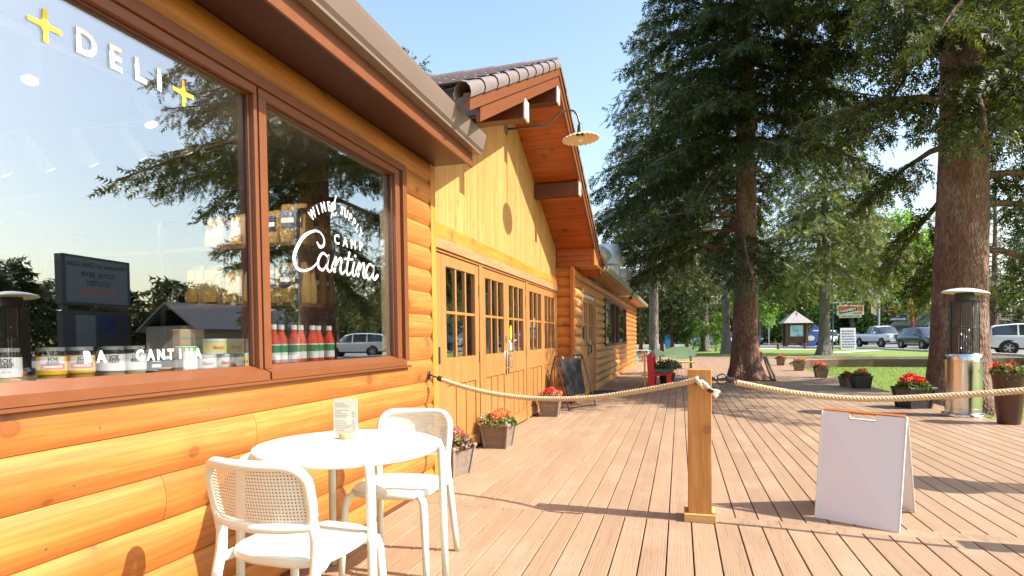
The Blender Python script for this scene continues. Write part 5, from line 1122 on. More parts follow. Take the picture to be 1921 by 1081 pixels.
fishback(rb, plain('fish_red_paint', (.60, .05, .03), .4), Matrix.Translation((-.60, 15.40, .66)) @ Matrix.Rotation(R(-88), 4, 'Z') @ Matrix.Scale(.35, 4))
MB().box(-.80, -.765, 14.05, 14.12, 0, .83, .004).build('side_board', M_ORW, rb)
tpn = thing('flower_tub', 'round dark tub of white and pink flowers by the red bench', 'planter', (-.30, 15.1, 0))
MB().lathe([(.16, 0), (.2, .30), (.21, .32), (.19, .32), (0, .28)], 20).build('tub', M_PDARK, tpn, smooth=40, loc=L0)
new_obj('foliage', tri_mesh('foliage', *leaves_np(900, (0, 0, .42), (.38, .34, .24), .055, 81), M_PLEAF), tpn, L0)
new_obj('blossom', tri_mesh('blossom', *leaves_np(150, (.12, -.1, .42), (.28, .22, .14), .035, 82), leaf('white_pink_petals', (.75, .68, .66), (.6, .35, .4), .3, 20)), tpn, L0)
tbn = thing('turquoise_bench', 'turquoise fish backed bench with yellow seat behind the red bench', 'bench', (-.15, 19.2, 0))
fishback(tbn, M_TEALW, Matrix.Translation((.53, 19.42, .68)) @ Matrix.Rotation(R(180), 4, 'Z') @ Matrix.Scale(.92, 4))
for k in range(3): MB().box(-.72, .45, 18.78 + k * .16, 18.93 + k * .16, .402, .428, .004).build('seat_slat', M_YELW, tbn)
for xx in (-.62, .30):
    MB().box(xx, xx + .06, 18.80, 19.28, .33, .40, .004).box(xx, xx + .06, 18.80, 18.88, 0, .33, .004).box(xx, xx + .06, 19.24, 19.33, 0, .60, .004).build('leg_frame', M_GREENW, tbn)
# folded deck chairs at the far corner of the wing
for i, (m, lb, xx) in enumerate(((plain('turquoise_slat_paint', (.25, .60, .58), .5), 'turquoise adirondack chair at the far corner of the wing', -1.62), (plain('red_slat_paint', (.62, .05, .05), .5), 'red adirondack chair half hidden at the far corner of the wing', -1.98))):
    yy = 29.3 + i * 1.0; t = thing('adirondack_chair', lb, 'chair', (xx, yy, 0), R(-75)); 
    for k in range(5): MB().box(-.25 + k * .10, -.16 + k * .10, 0, .02, 0, .80 - .06 * abs(k - 2), .004, Matrix.Translation((0, -.32, .26)) @ Matrix.Rotation(R(18), 4, 'X')).build('back_slat', m, t, loc=L0)
    for k in range(4): MB().box(-.27, .27, -.25 + k * .13, -.14 + k * .13, .30 + k * .02, .32 + k * .02, .003).build('seat_slat', m, t, loc=L0)
    for s_ in (-1, 1):
        MB().box(s_ * .30 - .05, s_ * .30 + .05, -.35, .30, .54, .56, .004).build('armrest', m, t, loc=L0); MB().box(s_ * .28 - .02, s_ * .28 + .02, .20, .28, 0, .54, .003).build('leg', m, t, loc=L0); MB().box(s_ * .25 - .02, s_ * .25 + .02, -.45, -.37, 0, .34, .003).build('leg', m, t, loc=L0)
# ---------------------------------------------------------------- trees
def m_bark(name, c1, c2, pale):
    m, nt, ns, ls, b = nmat(name); v = coords(nt, (1, 1, .35)); f = noise(nt, v, 9, 6, .7, .5); vo = nt.nodes.new('ShaderNodeTexVoronoi'); vo.inputs['Scale'].default_value = 26; ls.new(v, vo.inputs['Vector'])
    p = noise(nt, coords(nt, (1, 1, .6)), 2.2, 5, .7)
    c = ramp(nt, f, [(.3, c2), (.65, c1)]); c = mixc(nt, math_n(nt, 'MULTIPLY', ramp(nt, p, [(.48, (0, 0, 0)), (.62, (1, 1, 1))]), .6), c, pale)
    c = mixc(nt, ramp(nt, vo.outputs['Distance'], [(.25, (0, 0, 0)), (.7, (.5, .5, .5))]), c, tuple(x * .35 for x in c2))
    ls.new(c, b.inputs['Base Color']); b.inputs['Roughness'].default_value = .9; bump(nt, math_n(nt, 'ADD', f, math_n(nt, 'MULTIPLY', vo.outputs['Distance'], -1.0)), b, 1.0, .03); return m
M_BARK = m_bark('spruce_bark', (.29, .135, .088), (.13, .06, .04), (.36, .27, .21)); M_BARKG = m_bark('grey_bark', (.26, .235, .21), (.13, .115, .10), (.34, .31, .28))
def trunk_mesh(path, rads, n, m, seed, flare=True, name='trunk'):
    r = np.random.RandomState(seed); V = []; ph = r.rand(6) * 6.28
    for (x, y, z), rr in zip(path, rads):
        for k in range(n):
            a = 2 * math.pi * k / n; fl = math.exp(-max(0, z - path[0][2]) / .5) if flare else 0
            s = rr * (1 + .05 * math.sin(3 * a + ph[0] + z) + .035 * math.sin(7 * a + ph[1] + 2 * z) + r.uniform(-.02, .02) + fl * .22 * (math.sin(5 * a + ph[2]) + .6 * math.sin(3 * a + ph[3])))
            V.append((x + s * math.cos(a), y + s * math.sin(a), z))
    mb = MB()._add(V, [(i * n + k, i * n + (k + 1) % n, (i + 1) * n + (k + 1) % n, (i + 1) * n + k) for i in range(len(path) - 1) for k in range(n)])
    return mb.mesh(name, m, smooth=True)
def shoots(P, D, L, W, r, k=4):
    n = len(P); S = np.cross(D, r.normal(size=(n, 3))); S /= np.linalg.norm(S, axis=1)[:, None] + 1e-9
    T = []; L = L[:, None]; W = W[:, None]
    for t in np.linspace(.04, .78, k):
        for sg in (1, -1):
            a = P + D * L * t; b = P + D * L * (t + .17); e = P + D * L * (t + .30) + S * sg * W * (1 - .45 * t) + np.array([0, 0, -.25]) * W * r.rand(n, 1); T.append(np.stack([a, b, e], 1))
    T.append(np.stack([P + D * L * .7 + S * W * .22, P + D * L * .7 - S * W * .22, P + D * L * 1.08], 1))
    return np.concatenate(T).reshape(-1, 3)
def spruce(label, x, y, H, rmax, cb, seed, nb, m_leaf=None, m_bark_=None, tr=.3, sw=1.0, dens=1.0, droop=.28, z0=None, lean=(0, 0), group='spruce trees', skip=None, prof=.85, name='spruce_tree', low=1.0, cone=.55, limbs=True, lenmod=None):
    """sw scales the needle sprays (bigger for far trees)"""
    r = np.random.RandomState(seed); m_leaf = m_leaf or M_SPRUCE; z0 = gz(x, y) - .05 if z0 is None else z0
    t = thing(name, label, 'tree', (x, y, z0), 0, group)
    zs_ = [0, .15, .4, .8, 1.4, 2.4] + list(np.linspace(4, H, 12)); path = [(lean[0] * z / H, lean[1] * z / H, z) for z in zs_]
    rad = [tr * (1.55 if z < .01 else 1.38 if z < .2 else 1.22 if z < .5 else 1.10 if z < 1 else 1.0) * max(.04, (1 - z / H) ** .8) for z in zs_]
    new_obj('trunk', trunk_mesh(path, rad, 28 if tr > .3 else 14, m_bark_ or M_BARK, seed), t, (0, 0, 0))
    allT = []; lb = MB()
    for i in range(nb):
        f = ((i + r.rand()) / nb) ** 1.0; h = cb + (H - cb) * f * .985; az = i * 2.39996 + r.uniform(-.5, .5)
        if skip and skip(h, az, r): continue
        Lb = rmax * (1 - f) ** prof * r.uniform(.68, 1.12) * (low + (1 - low) * min(1, f / .2)) + .25 * sw; ca, sa = math.cos(az), math.sin(az)
        if lenmod: Lb *= lenmod(h, az)
        rise = .18 + .35 * f; n = 9; ts = np.linspace(0, 1, n); dr = droop * r.uniform(.6, 1.5) * (1 - f * .7)
        bx = ts * Lb * (1 - .06 * ts); bz = rise * Lb * ts * (1 - ts) - dr * Lb * ts ** 1.6 + .10 * Lb * ts ** 4
        wob = r.uniform(-.12, .12) * Lb * ts ** 2
        B = np.stack([bx * ca - wob * sa + lean[0] * h / H, bx * sa + wob * ca + lean[1] * h / H, bz + h], 1)
        if limbs and Lb > .5: lb.tube([tuple(p) for p in B[::2]], [max(.006, tr * .17 * (1 - f) ** .5 * (1 - .85 * q)) for q in ts[::2]], 5)
        t0 = .04 + .06 * r.rand() if f > .16 else .22 + .12 * r.rand()
        step = .15 * sw; m_ = max(4, int(Lb * (1 - t0) / step * dens * 1.15))
        tt = t0 + (1 - t0) * (np.arange(m_) + r.rand(m_)) / m_
        base = np.stack([np.interp(tt, ts, B[:, q]) for q in range(3)], 1); dirb = np.gradient(B, axis=0); dirb /= np.linalg.norm(dirb, axis=1)[:, None]; db = np.stack([np.interp(tt, ts, dirb[:, q]) for q in range(3)], 1)
        side = np.where(np.arange(m_) % 2 == 0, 1, -1)[:, None]; lat = np.array([-sa, ca, 0]) * side
        l2 = (cone * .75 * Lb * (1 - tt) ** .8 + .22 * sw) * r.uniform(.6, 1.15, m_)
        d2 = db * .75 + lat * r.uniform(.5, 1.0, (m_, 1)) + np.array([0, 0, -1]) * r.uniform(.0, .55, (m_, 1)); d2 /= np.linalg.norm(d2, axis=1)[:, None]
        ns2 = np.maximum(2, (l2 / (.13 * sw) * dens).astype(int)); idx = np.repeat(np.arange(m_), ns2)
        s = (np.concatenate([np.arange(q) for q in ns2]) + r.rand(len(idx))) / ns2[idx]
        P = base[idx] + d2[idx] * (l2[idx] * s)[:, None] + np.array([0, 0, -1]) * (l2[idx] * .35 * s ** 2)[:, None]
        D = d2[idx] * .8 + r.normal(size=(len(idx), 3)) * .42 + np.array([0, 0, -.22]); D /= np.linalg.norm(D, axis=1)[:, None]
        allT.append(shoots(P, D, sw * r.uniform(.18, .34, len(idx)), sw * r.uniform(.065, .11, len(idx)), r))
    V = np.concatenate(allT); F = np.arange(len(V)).reshape(-1, 3)
    new_obj('crown', tri_mesh('crown', V, F, m_leaf), t, (0, 0, 0))
    if limbs and lb.v: lb.build('limbs', m_bark_ or M_BARK, t, smooth=True, loc=(0, 0, 0))
    return t
def decid(label, x, y, H, rx, cb, seed, n, m=None, leafs=.22, tr=.15, bark=None, group='broadleaf trees', z0=None, name='broadleaf_tree', clumps=26):
    r = np.random.RandomState(seed); z0 = gz(x, y) if z0 is None else z0; t = thing(name, label, 'tree' if 'tree' in name else 'shrub', (x, y, z0), 0, group)
    cz, rz_ = (H + cb) / 2, (H - cb) / 2; C = r.normal(size=(clumps, 3)); C /= np.linalg.norm(C, axis=1)[:, None]; C *= r.rand(clumps, 1) ** .4; C = C * np.array([rx * .8, rx * .8, rz_ * .85]) + np.array([0, 0, cz])
    if tr > 0:
        mb = MB(); mb.tube([(0, 0, -.1), (.03, .02, H * .3), (-.02, .05, H * .6), (.05, 0, H * .85)], [tr, tr * .75, tr * .45, tr * .12], 10)
        for c in C[:12]: mb.tube([(0, 0, max(cb * .7, c[2] * .5)), tuple(np.array([c[0] * .5, c[1] * .5, c[2] * .85])), tuple(c)], [tr * .35, tr * .2, tr * .06], 5)
        mb.build('trunk', bark or M_BARKG, t, smooth=True, loc=(0, 0, 0))
    Vs = []; Fs = []; o = 0
    for i, c in enumerate(C):
        s = r.uniform(.24, .42); V, F = leaves_np(n // clumps, c, (rx * s, rx * s, rz_ * s * .9), leafs, seed * 100 + i, hemi=False, shell=.25); Vs.append(V); Fs.append(F + o); o += len(V)
    new_obj('crown', tri_mesh('crown', np.concatenate(Vs), np.concatenate(Fs), m or M_DECID), t, (0, 0, 0)); return t
# the two giants by the deck
spruce('big dark spruce growing up through the deck, left of the two nearest', 1.76, 17.55, 18.5, 4.75, 3.7, 101, 150, tr=.345, z0=-.02, droop=.36, dens=1.75, low=.9, cone=.40, skip=lambda h, az, r: h < 7 and math.cos(az + .35) > .55 and r.rand() < .75)
collar = MB(); ca_ = [(1.05, 16.95), (2.42, 16.95), (2.42, 18.2), (1.05, 18.2)]
collar.box(1.02, 2.45, 16.90, 16.935, .001, .03, .003).box(1.02, 1.055, 16.936, 18.2, .001, .03, .003).box(2.415, 2.45, 16.936, 18.2, .001, .03, .003)
tag(collar.build('tree_collar', M_PDARK), 'dark frame set into the deck round the spruce trunk', 'tree collar')
fb = thing('folded_board', 'dark framed board leaning against the spruce trunk on the deck', 'board', (2.35, 17.0, 0)); MB().tube([(2.20, 17.0, .66), (2.46, 16.98, .012)], .03, 4).build('side_rail', M_PWOODZ, fb); MB().tube([(2.17, 17.15, .66), (2.40, 17.3, .012)], .03, 4).build('side_rail', M_PWOODZ, fb); MB().tube([(2.46, 16.98, .03), (2.40, 17.3, .03)], .022, 4).build('foot_rail', M_PWOODZ, fb)
spruce('massive red barked spruce trunk behind the patio heater', 5.62, 14.4, 23, 5.1, 3.3, 102, 165, prof=.60, cone=.40, m_leaf=leaf('mid_spruce_needles', (0.135, 0.16, 0.034), (0.013, 0.021, 0.006), .25, .9), tr=.52, droop=.34, dens=1.75, low=.75, skip=lambda h, az, r: (h < 8.5 and math.cos(az - 2.95) > .5 and r.rand() < .85) or (h < 5.8 and math.cos(az - 4.5) > .3), lenmod=lambda h, az: (.92 if math.cos(az + .6) > .2 else 1) + (.32 * max(0, math.cos(az - 4.55)) ** 3 if h > 5.6 else 0))
spruce('tall spruce at the far corner of the log wing', -1.25, 31.0, 18.0, 4.6, 5.0, 103, 120, tr=.26, sw=1.5, dens=1.2, m_bark_=M_BARKG)
spruce('spruce tip rising behind the roofs', -10.4, 22.4, 13.4, 2.6, 3, 104, 60, tr=.2, sw=1.6, dens=.7, limbs=False)
spruce('grey trunked spruce with yellowish hanging boughs by the boardwalk', 8.55, 40.2, 18, 5.6, 4.9, 105, 135, m_leaf=M_SPRUCEL, tr=.34, sw=1.7, dens=1.15, m_bark_=M_BARKG, droop=.40)
spruce('slender grey trunked spruce left of the deck spruce', 1.95, 50.5, 19, 4.4, 4.2, 106, 100, tr=.33, sw=2.0, dens=.8, m_bark_=M_BARKG)
spruce('spruce trunk half hidden by the deck spruce', 3.05, 43.0, 18, 4.2, 4.0, 107, 90, tr=.30, sw=2.0, dens=.7, m_bark_=M_BARKG)
yl = ['first', 'second', 'third', 'fourth']
for i, (xx, yy) in enumerate(((-2.9, 47.0), (-1.35, 48.5), (-.55, 47.5), (.55, 48.5))): spruce(yl[i] + ' young dark spruce from the left behind the benches', xx, yy, 9.2 + .5 * (i % 2), 2.6, 1.9, 110 + i, 62, tr=.13, sw=1.8, dens=.9, droop=.2)
spruce('dark spruce behind the white car at the right edge', 17.5, 33.5, 13, 4.6, 3.6, 120, 90, tr=.34, sw=1.5, dens=.8, droop=.4)
spruce('bare lower spruce beyond the parked white car', 25.0, 58.0, 16, 4.6, 2.4, 122, 60, tr=.3, sw=2.4, dens=.7)
far_sp = [(30, 92, 17, 123, 'pointed spruce above the dark car'), (33, 96, 15, 124, 'pointed spruce right of the banner pole'), (26.5, 95, 16, 125, 'pointed spruce behind the banner pole'), (40, 84, 15, 126, 'spruce behind the green roofed house'), (46, 80, 17, 127, 'spruce at the far right of the street')]
for xx, yy, hh, sd, lb in far_sp: spruce(lb, xx, yy, hh, 4.0, 1.5, sd, 60, tr=.25, sw=3.0, dens=.75, limbs=False)
# broadleaf trees and shrubs
decid('fresh green birch behind the shop sign', 20.5, 82, 16.5, 6.4, 2.2, 201, 7600, leafs=.42, tr=.22); decid('bright green tree above the white pickup', 26.5, 80, 15.5, 6.4, 2.0, 202, 7600, m=M_DECID2, leafs=.42, tr=.22)
decid('green tree between the map kiosk and the shop sign', 15.0, 86, 12, 4.8, 1.6, 203, 4600, leafs=.42, tr=.2); decid('leafy tree behind the lakehouse sign', 34.0, 84, 9, 4.6, 1.4, 204, 4200, m=M_DECID2, leafs=.4, tr=.2)
decid('slim young tree left of the parking sign', 7.6, 63, 6.6, 2.1, 1.9, 205, 2600, m=M_DECID2, leafs=.22, tr=.07, group='young street trees'); decid('second slim young tree beside the deck spruce', 6.3, 66, 6.2, 1.9, 2.0, 206, 2400, m=M_DECID2, leafs=.22, tr=.07, group='young street trees')
decid('bright green shrub between the young spruces and grey trunk', 1.0, 47.3, 2.9, 1.15, .1, 207, 2600, m=M_DECID, leafs=.13, tr=.05, name='shrub', group='shrubs', clumps=18); decid('loose pale shrub right of the grey trunk', 2.75, 49.2, 3.4, 1.4, .1, 208, 2200, m=M_DECID2, leafs=.14, tr=.05, name='shrub', group='shrubs', clumps=18)
decid('dark rounded tree behind the map kiosk', 10.4, 84, 9, 4.0, .8, 209, 3600, leafs=.4, tr=.2)
# closing belts of forest
def belt(name, label, pts, seed):
    r = np.random.RandomState(seed); T = []
    for (x, y, H, rr) in pts:
        n = 420; f = r.rand(n) ** .8; h = H * (.06 + .94 * f); rad = rr * (1 - f) ** .8 + .2; az = r.rand(n) * 6.283; P = np.stack([x + rad * np.cos(az) * r.rand(n) ** .5, y + rad * np.sin(az) * r.rand(n) ** .5, h], 1)
        D = np.stack([np.cos(az), np.sin(az), -.35 + 0 * az], 1) + r.normal(size=(n, 3)) * .25; D /= np.linalg.norm(D, axis=1)[:, None]; T.append(shoots(P, D, r.uniform(1.0, 2.2, n), r.uniform(.35, .7, n), r, 3))
    V = np.concatenate(T); o = new_obj(name, tri_mesh(name, V, np.arange(len(V)).reshape(-1, 3), M_SPRUCE)); tag(o, label, 'forest', kind='stuff'); return o
rr0 = random.Random(77)
belt('forest', 'distant dark spruce forest behind the street', [(-60 + i * 4.2 + rr0.uniform(-2, 2), 108 + rr0.uniform(-8, 14), rr0.uniform(9, 15), rr0.uniform(3, 4.6)) for i in range(40)], 301)
belt('forest', 'dense dark understorey behind the parked cars', [(-30 + i * 2.6 + rr0.uniform(-1, 1), 99 + rr0.uniform(-3, 3), rr0.uniform(4.5, 7.5), rr0.uniform(3, 4.2)) for i in range(36)], 303)
belt('forest', 'dark tree line across the road mirrored in the shop window', [(52 + rr0.uniform(-5, 8), 12 + i * 3.4, rr0.uniform(6, 9.5), rr0.uniform(3, 4.5)) for i in range(17)], 302)
# grass blades near the deck
r = np.random.RandomState(5); n = 60000
gx = 4.32 + 13 * r.rand(n) ** 1.6; gy_ = 8.2 + 23.5 * r.rand(n); k_ = (gx < 4.3 + (gy_ - 6.0) * .62) & ((gx - 5.62) ** 2 + (gy_ - 14.6) ** 2 > .6); gx, gy_ = gx[k_], gy_[k_]; n = len(gx)
P = np.stack([gx, gy_, np.full(n, -.375)], 1); hgt = r.uniform(.03, .075, (n, 1)); a = r.rand(n) * 6.283; S_ = np.stack([np.cos(a), np.sin(a), 0 * a], 1) * r.uniform(.004, .008, (n, 1)); tip = P + np.concatenate([r.normal(size=(n, 2)) * .022, hgt], 1)
V = np.stack([P - S_, P + S_, tip], 1).reshape(-1, 3)
go = new_obj('grass', tri_mesh('grass', V, np.arange(3 * n).reshape(-1, 3), leaf('grass_blades', (.25, .33, .09), (.11, .18, .04), .35, 1.2))); tag(go, 'short mown grass of the lawn beside the deck', 'grass', kind='stuff')

# needles and leaf crumbs blown onto the deck
r = np.random.RandomState(15); n = 420
lx = np.concatenate([r.uniform(-2.0, 4.2, n // 2), -1.95 + r.rand(n // 2) ** 3 * 2.5]); ly = r.uniform(2.5, 14, n); a = r.rand(n) * 6.283; L_ = r.uniform(.006, .022, n); w_ = r.uniform(.0012, .004, n)
P = np.stack([lx, ly, np.full(n, .0035)], 1); D = np.stack([np.cos(a), np.sin(a), 0 * a], 1) * L_[:, None]; S_ = np.stack([-np.sin(a), np.cos(a), 0 * a], 1) * w_[:, None]
V = np.stack([P - D, P + S_, P + D], 1).reshape(-1, 3)
tag(new_obj('leaf_litter', tri_mesh('leaf_litter', V, np.arange(3 * n).reshape(-1, 3), leaf('dry_litter', (.22, .13, .06), (.08, .05, .02), .1, 30))), 'dry needles and leaf crumbs scattered on the deck', 'litter', kind='stuff')
# ---------------------------------------------------------------- vehicles
M_CGLASS = plain('tinted_car_glass', (.035, .045, .055), .06, var=.2, spec=.9); M_TYRE = plain('tyre_rubber', (.02, .02, .02), .85); M_RIM = plain('alloy_rim', (.45, .45, .46), .3, metal=.8); M_HEAD = plain('headlamp', (.75, .77, .8), .1, coat=.6); M_TAIL = plain('tail_lamp', (.5, .02, .02), .2, coat=.5); M_TRIMB = plain('black_plastic_trim', (.03, .03, .032), .5); M_CHROME = plain('chrome_trim', (.75, .75, .76), .12, metal=1.0)
KINDS_ = {
 'suv': dict(L=4.75, st=[(-2.36, .70, .55, .80, .95, .60, 'b'), (-2.30, .86, .38, .98, 1.05, .72, 'b'), (-2.12, .90, .30, 1.05, 1.52, .58, 'g'), (-1.95, .92, .28, 1.06, 1.60, .60, 's'), (-1.05, .93, .26, 1.05, 1.68, .63, 'p'), (-.98, .93, .26, 1.05, 1.68, .63, 's'), (-.02, .93, .26, 1.03, 1.67, .63, 'p'), (.06, .93, .26, 1.03, 1.66, .63, 's'), (.62, .93, .27, 1.01, 1.55, .62, 'w'), (1.22, .92, .28, 1.01, 1.04, .66, 'b'), (1.7, .91, .30, .96, .99, .62, 'b'), (2.12, .87, .34, .86, .90, .55, 'b'), (2.34, .74, .42, .72, .76, .5, 'b'), (2.40, .62, .48, .62, .66, .45, 'e')], wb=(-1.42, 1.40), wr=.36),
 'pickup': dict(L=5.8, st=[(-2.95, .80, .55, 1.0, 1.02, .6, 'b'), (-2.90, .96, .50, 1.16, 1.18, .70, 'b'), (-1.0, .98, .45, 1.18, 1.20, .70, 'b'), (-.92, .98, .45, 1.20, 1.22, .7, 'w'), (-.78, .98, .45, 1.20, 1.86, .66, 's'), (.02, .98, .45, 1.19, 1.93, .68, 'p'), (.10, .98, .45, 1.19, 1.93, .68, 's'), (.82, .98, .45, 1.18, 1.82, .66, 'w'), (1.42, .98, .45, 1.19, 1.22, .74, 'b'), (2.4, .97, .46, 1.16, 1.20, .74, 'b'), (2.80, .94, .50, 1.05, 1.10, .70, 'b'), (2.92, .86, .52, .92, .95, .66, 'e')], wb=(-1.85, 1.85), wr=.41),
 'sedan': dict(L=4.6, st=[(-2.30, .70, .50, .85, .88, .55, 'b'), (-2.22, .86, .36, 1.00, 1.03, .66, 'b'), (-1.5, .89, .28, 1.02, 1.05, .66, 'w'), (-.85, .90, .26, .98, 1.42, .58, 's'), (-.10, .90, .26, .97, 1.46, .60, 'p'), (-.03, .90, .26, .97, 1.46, .60, 's'), (.45, .90, .26, .96, 1.40, .59, 'w'), (1.10, .90, .27, .96, .99, .64, 'b'), (1.75, .88, .29, .90, .94, .60, 'b'), (2.15, .82, .34, .78, .82, .5, 'b'), (2.30, .64, .42, .62, .66, .4, 'e')], wb=(-1.35, 1.35), wr=.33)}
WHEELS = {}
def wheel_meshes(r):
    if r not in WHEELS:
        Q = Matrix.Rotation(R(90), 3, 'X')
        ty = MB().lathe([(r * .66, -.10), (r * .95, -.11), (r, -.08), (r, .08), (r * .95, .11), (r * .66, .10)], 28, M=Q, cap=False).mesh('tyre', M_TYRE, smooth=40)
        rm = MB()
        rm.lathe([(r * .68, .09), (r * .62, .095), (r * .60, .06), (r * .60, -.06)], 28, M=Q, cap=False); rm.lathe([(0, .09), (r * .15, .09), (r * .16, .07)], 14, M=Q)
        for k in range(5):
            a = 2 * math.pi * k / 5; c, s = math.cos(a), math.sin(a); e = .2 * r
            pts = [(.12 * r * c - e * .5 * s, .12 * r * s + e * .5 * c), (.12 * r * c + e * .5 * s, .12 * r * s - e * .5 * c), (.62 * r * c + e * .35 * s, .62 * r * s - e * .35 * c), (.62 * r * c - e * .35 * s, .62 * r * s + e * .35 * c)]
            rm.prism(pts, lambda u, v, d: (u, d, v), -.085, -.05)
        WHEELS[r] = (ty, rm.mesh('rim', M_RIM, smooth=40), MB().lathe([(0, -.04), (r * .62, -.04)], 20, M=Q, cap=False).mesh('brake_disc', M_TRIMB))
    return WHEELS[r]
def car(kind, label, cat, loc, rz, paint, group='cars on the street', name='parked_car', front='plain'):
    K = KINDS_[kind]; t = thing(name, label, cat, loc, rz, group); L0 = (0, 0, 0); mb = MB(); mats = [paint, M_CGLASS, M_TRIMB]; rings = []
    for (x, hw, zb, zl, zr, rw, fl) in K['st']:
        half = [(hw * .88, zb), (hw * .985, zb + .10), (hw * 1.01, zb + (zl - zb) * .55), (hw * .97, zl - .04), (hw * .93, zl), (rw * 1.0 + .03, zr - .05), (rw * .9, zr - .005), (rw * .45, zr + .02)]
        full = half + [(-y, z) for y, z in half[::-1]]; rings.append([(x, y, z) for y, z in full])
    m = len(rings[0]); vs = [v for r_ in rings for v in r_]; n0 = len(mb.v); fs = []; mi = []
    for i in range(len(rings) - 1):
        fl = K['st'][i][6]
        for k in range(m):
            fs.append((i * m + k, i * m + (k + 1) % m, (i + 1) * m + (k + 1) % m, (i + 1) * m + k)); kk = min(k, m - 2 - k) if k < m - 1 else -1
            g = 0
            if kk == 4 and fl in 'sgw': g = 1
            if kk >= 5 and fl == 'w': g = 1
            if kk in (0, -1): g = 2
            mi.append(g)
    fs.append(tuple(range(m - 1, -1, -1))); mi.append(0); fs.append(tuple((len(rings) - 1) * m + k for k in range(m))); mi.append(0)
    mb._add(vs, fs); mb.mi = mi; mb.build('body', mats, t, smooth=38, loc=L0)
    wr = K['wr']; hw = K['st'][5][1]; ty, rm, bd = wheel_meshes(wr)
    for wx in K['wb']:
        for sgn in (-1, 1):
            aw = MB().lathe([(0, 0), (wr * 1.20, 0), (wr * 1.20, .012), (0, .012)], 26, (wx, sgn * (hw + .004) - (.012 if sgn > 0 else 0), wr + .01), Matrix.Rotation(R(-90), 3, 'X')); aw.build('wheel_arch', M_TRIMB, t, smooth=30, loc=L0)
            o = new_obj('wheel', ty, t, (wx, sgn * (hw - .06), wr)); o.rotation_euler = (0, 0, 0 if sgn < 0 else math.pi); new_obj('rim', rm, o, L0); new_obj('brake_disc', bd, o, L0)
    xf, xr = K['st'][-1][0], K['st'][0][0]; zl = K['st'][-3][3]; zf = K['st'][-2][3]; hf = K['st'][-2][1]
    for sgn in (-1, 1):
        MB().box(xf - .22, xf - .02, sgn * hf * .92 - .14, sgn * hf * .92 + .10, zf - .06, zf + .08, .03).build('headlight', M_HEAD, t, loc=L0)
        MB().box(xr + .02, xr + .12, sgn * .74 - .10, sgn * .74 + .10, K['st'][1][3] - .16, K['st'][1][3] + .02, .02).build('tail_light', M_TAIL, t, loc=L0)
        xm = [s_[0] for s_ in K['st'] if s_[6] == 'w'][-1] + .1; MB().box(xm - .09, xm + .07, sgn * (hw + .12) - .09, sgn * (hw + .12) + .09, K['st'][4][3] + .02, K['st'][4][3] + .18, .03).build('mirror', paint, t, loc=L0)
    big = kind == 'pickup'
    MB().box(xf - .06, xf + .015, -hf * .55, hf * .55, zf - (.28 if big else .12), zf + (.10 if big else .06), .015).build('grille', M_CHROME if big else M_TRIMB, t, loc=L0)
    if big:
        for k in range(2): MB().box(xf + .0155, xf + .02, -hf * .48, hf * .48, zf - .22 + k * .16, zf - .10 + k * .16).build('grille_opening', M_TRIMB, t, loc=L0)
    MB().box(xf - .10, xf + .04, -hf * .8, hf * .8, K['st'][-1][2] - .08, K['st'][-1][2] + .05, .02).build('bumper', M_CHROME if big else M_TRIMB, t, loc=L0)
    MB().box(xf + .041, xf + .046, -.16, .16, K['st'][-1][2] - .06, K['st'][-1][2] + .06).build('number_plate', plain('number_plate_white', (.7, .7, .72), .4), t, loc=L0)
    if kind == 'suv':
        for sgn in (-1, 1): MB().tube([(-1.7, sgn * .58, 1.66), (-1.4, sgn * .6, 1.73), (.1, sgn * .6, 1.72), (.3, sgn * .6, 1.66)], .016, 6).build('roof_rail', M_TRIMB, t, smooth=True, loc=L0)
    return t
P_WH = plain('white_car_paint', (.74, .75, .77), .25, var=.02, coat=.8); P_NV = plain('dark_navy_car_paint', (.018, .02, .042), .2, var=.05, coat=1.0); P_GR = plain('blue_grey_car_paint', (.10, .12, .18), .25, coat=.8); P_SV = plain('silver_car_paint', (.42, .44, .48), .3, metal=.4, coat=.8)
car('pickup', 'white pickup truck with chrome grille facing the camera', 'pickup', (17.5, 60.5, .006), R(-78), P_WH, name='pickup_truck')
car('suv', 'dark navy suv in front of the white pickup', 'car', (18.0, 52.2, .006), R(-80), P_NV, name='suv')
car('suv', 'white suv at the right edge of the picture', 'car', (18.9, 38.9, .006), R(-17), P_WH, name='suv')
car('suv', 'white hatchback seen from behind, left of the white suv', 'car', (29.2, 66.0, .006), R(160), P_WH, name='suv')
car('sedan', 'dark blue grey car behind the lawn sandwich board', 'car', (18.2, 73.5, .006), R(-68), P_GR, name='sedan')
car('suv', 'white suv right of the map kiosk behind the blue board', 'car', (16.2, 74.0, .006), R(-112), P_WH, name='suv'); car('suv', 'silver suv beside the map kiosk', 'car', (14.0, 77.5, .006), R(-75), P_SV, name='suv')
car('sedan', 'grey sedan parked left of the parking sign', 'car', (8.3, 80, .006), R(-70), P_GR, name='sedan'); car('suv', 'dark suv parked beside the deck spruce', 'car', (6.0, 82, .006), R(-85), P_NV, name='suv'); car('suv', 'silver car half hidden behind the pale shrub', 'car', (3.6, 70, .006), R(-20), P_SV, name='suv')
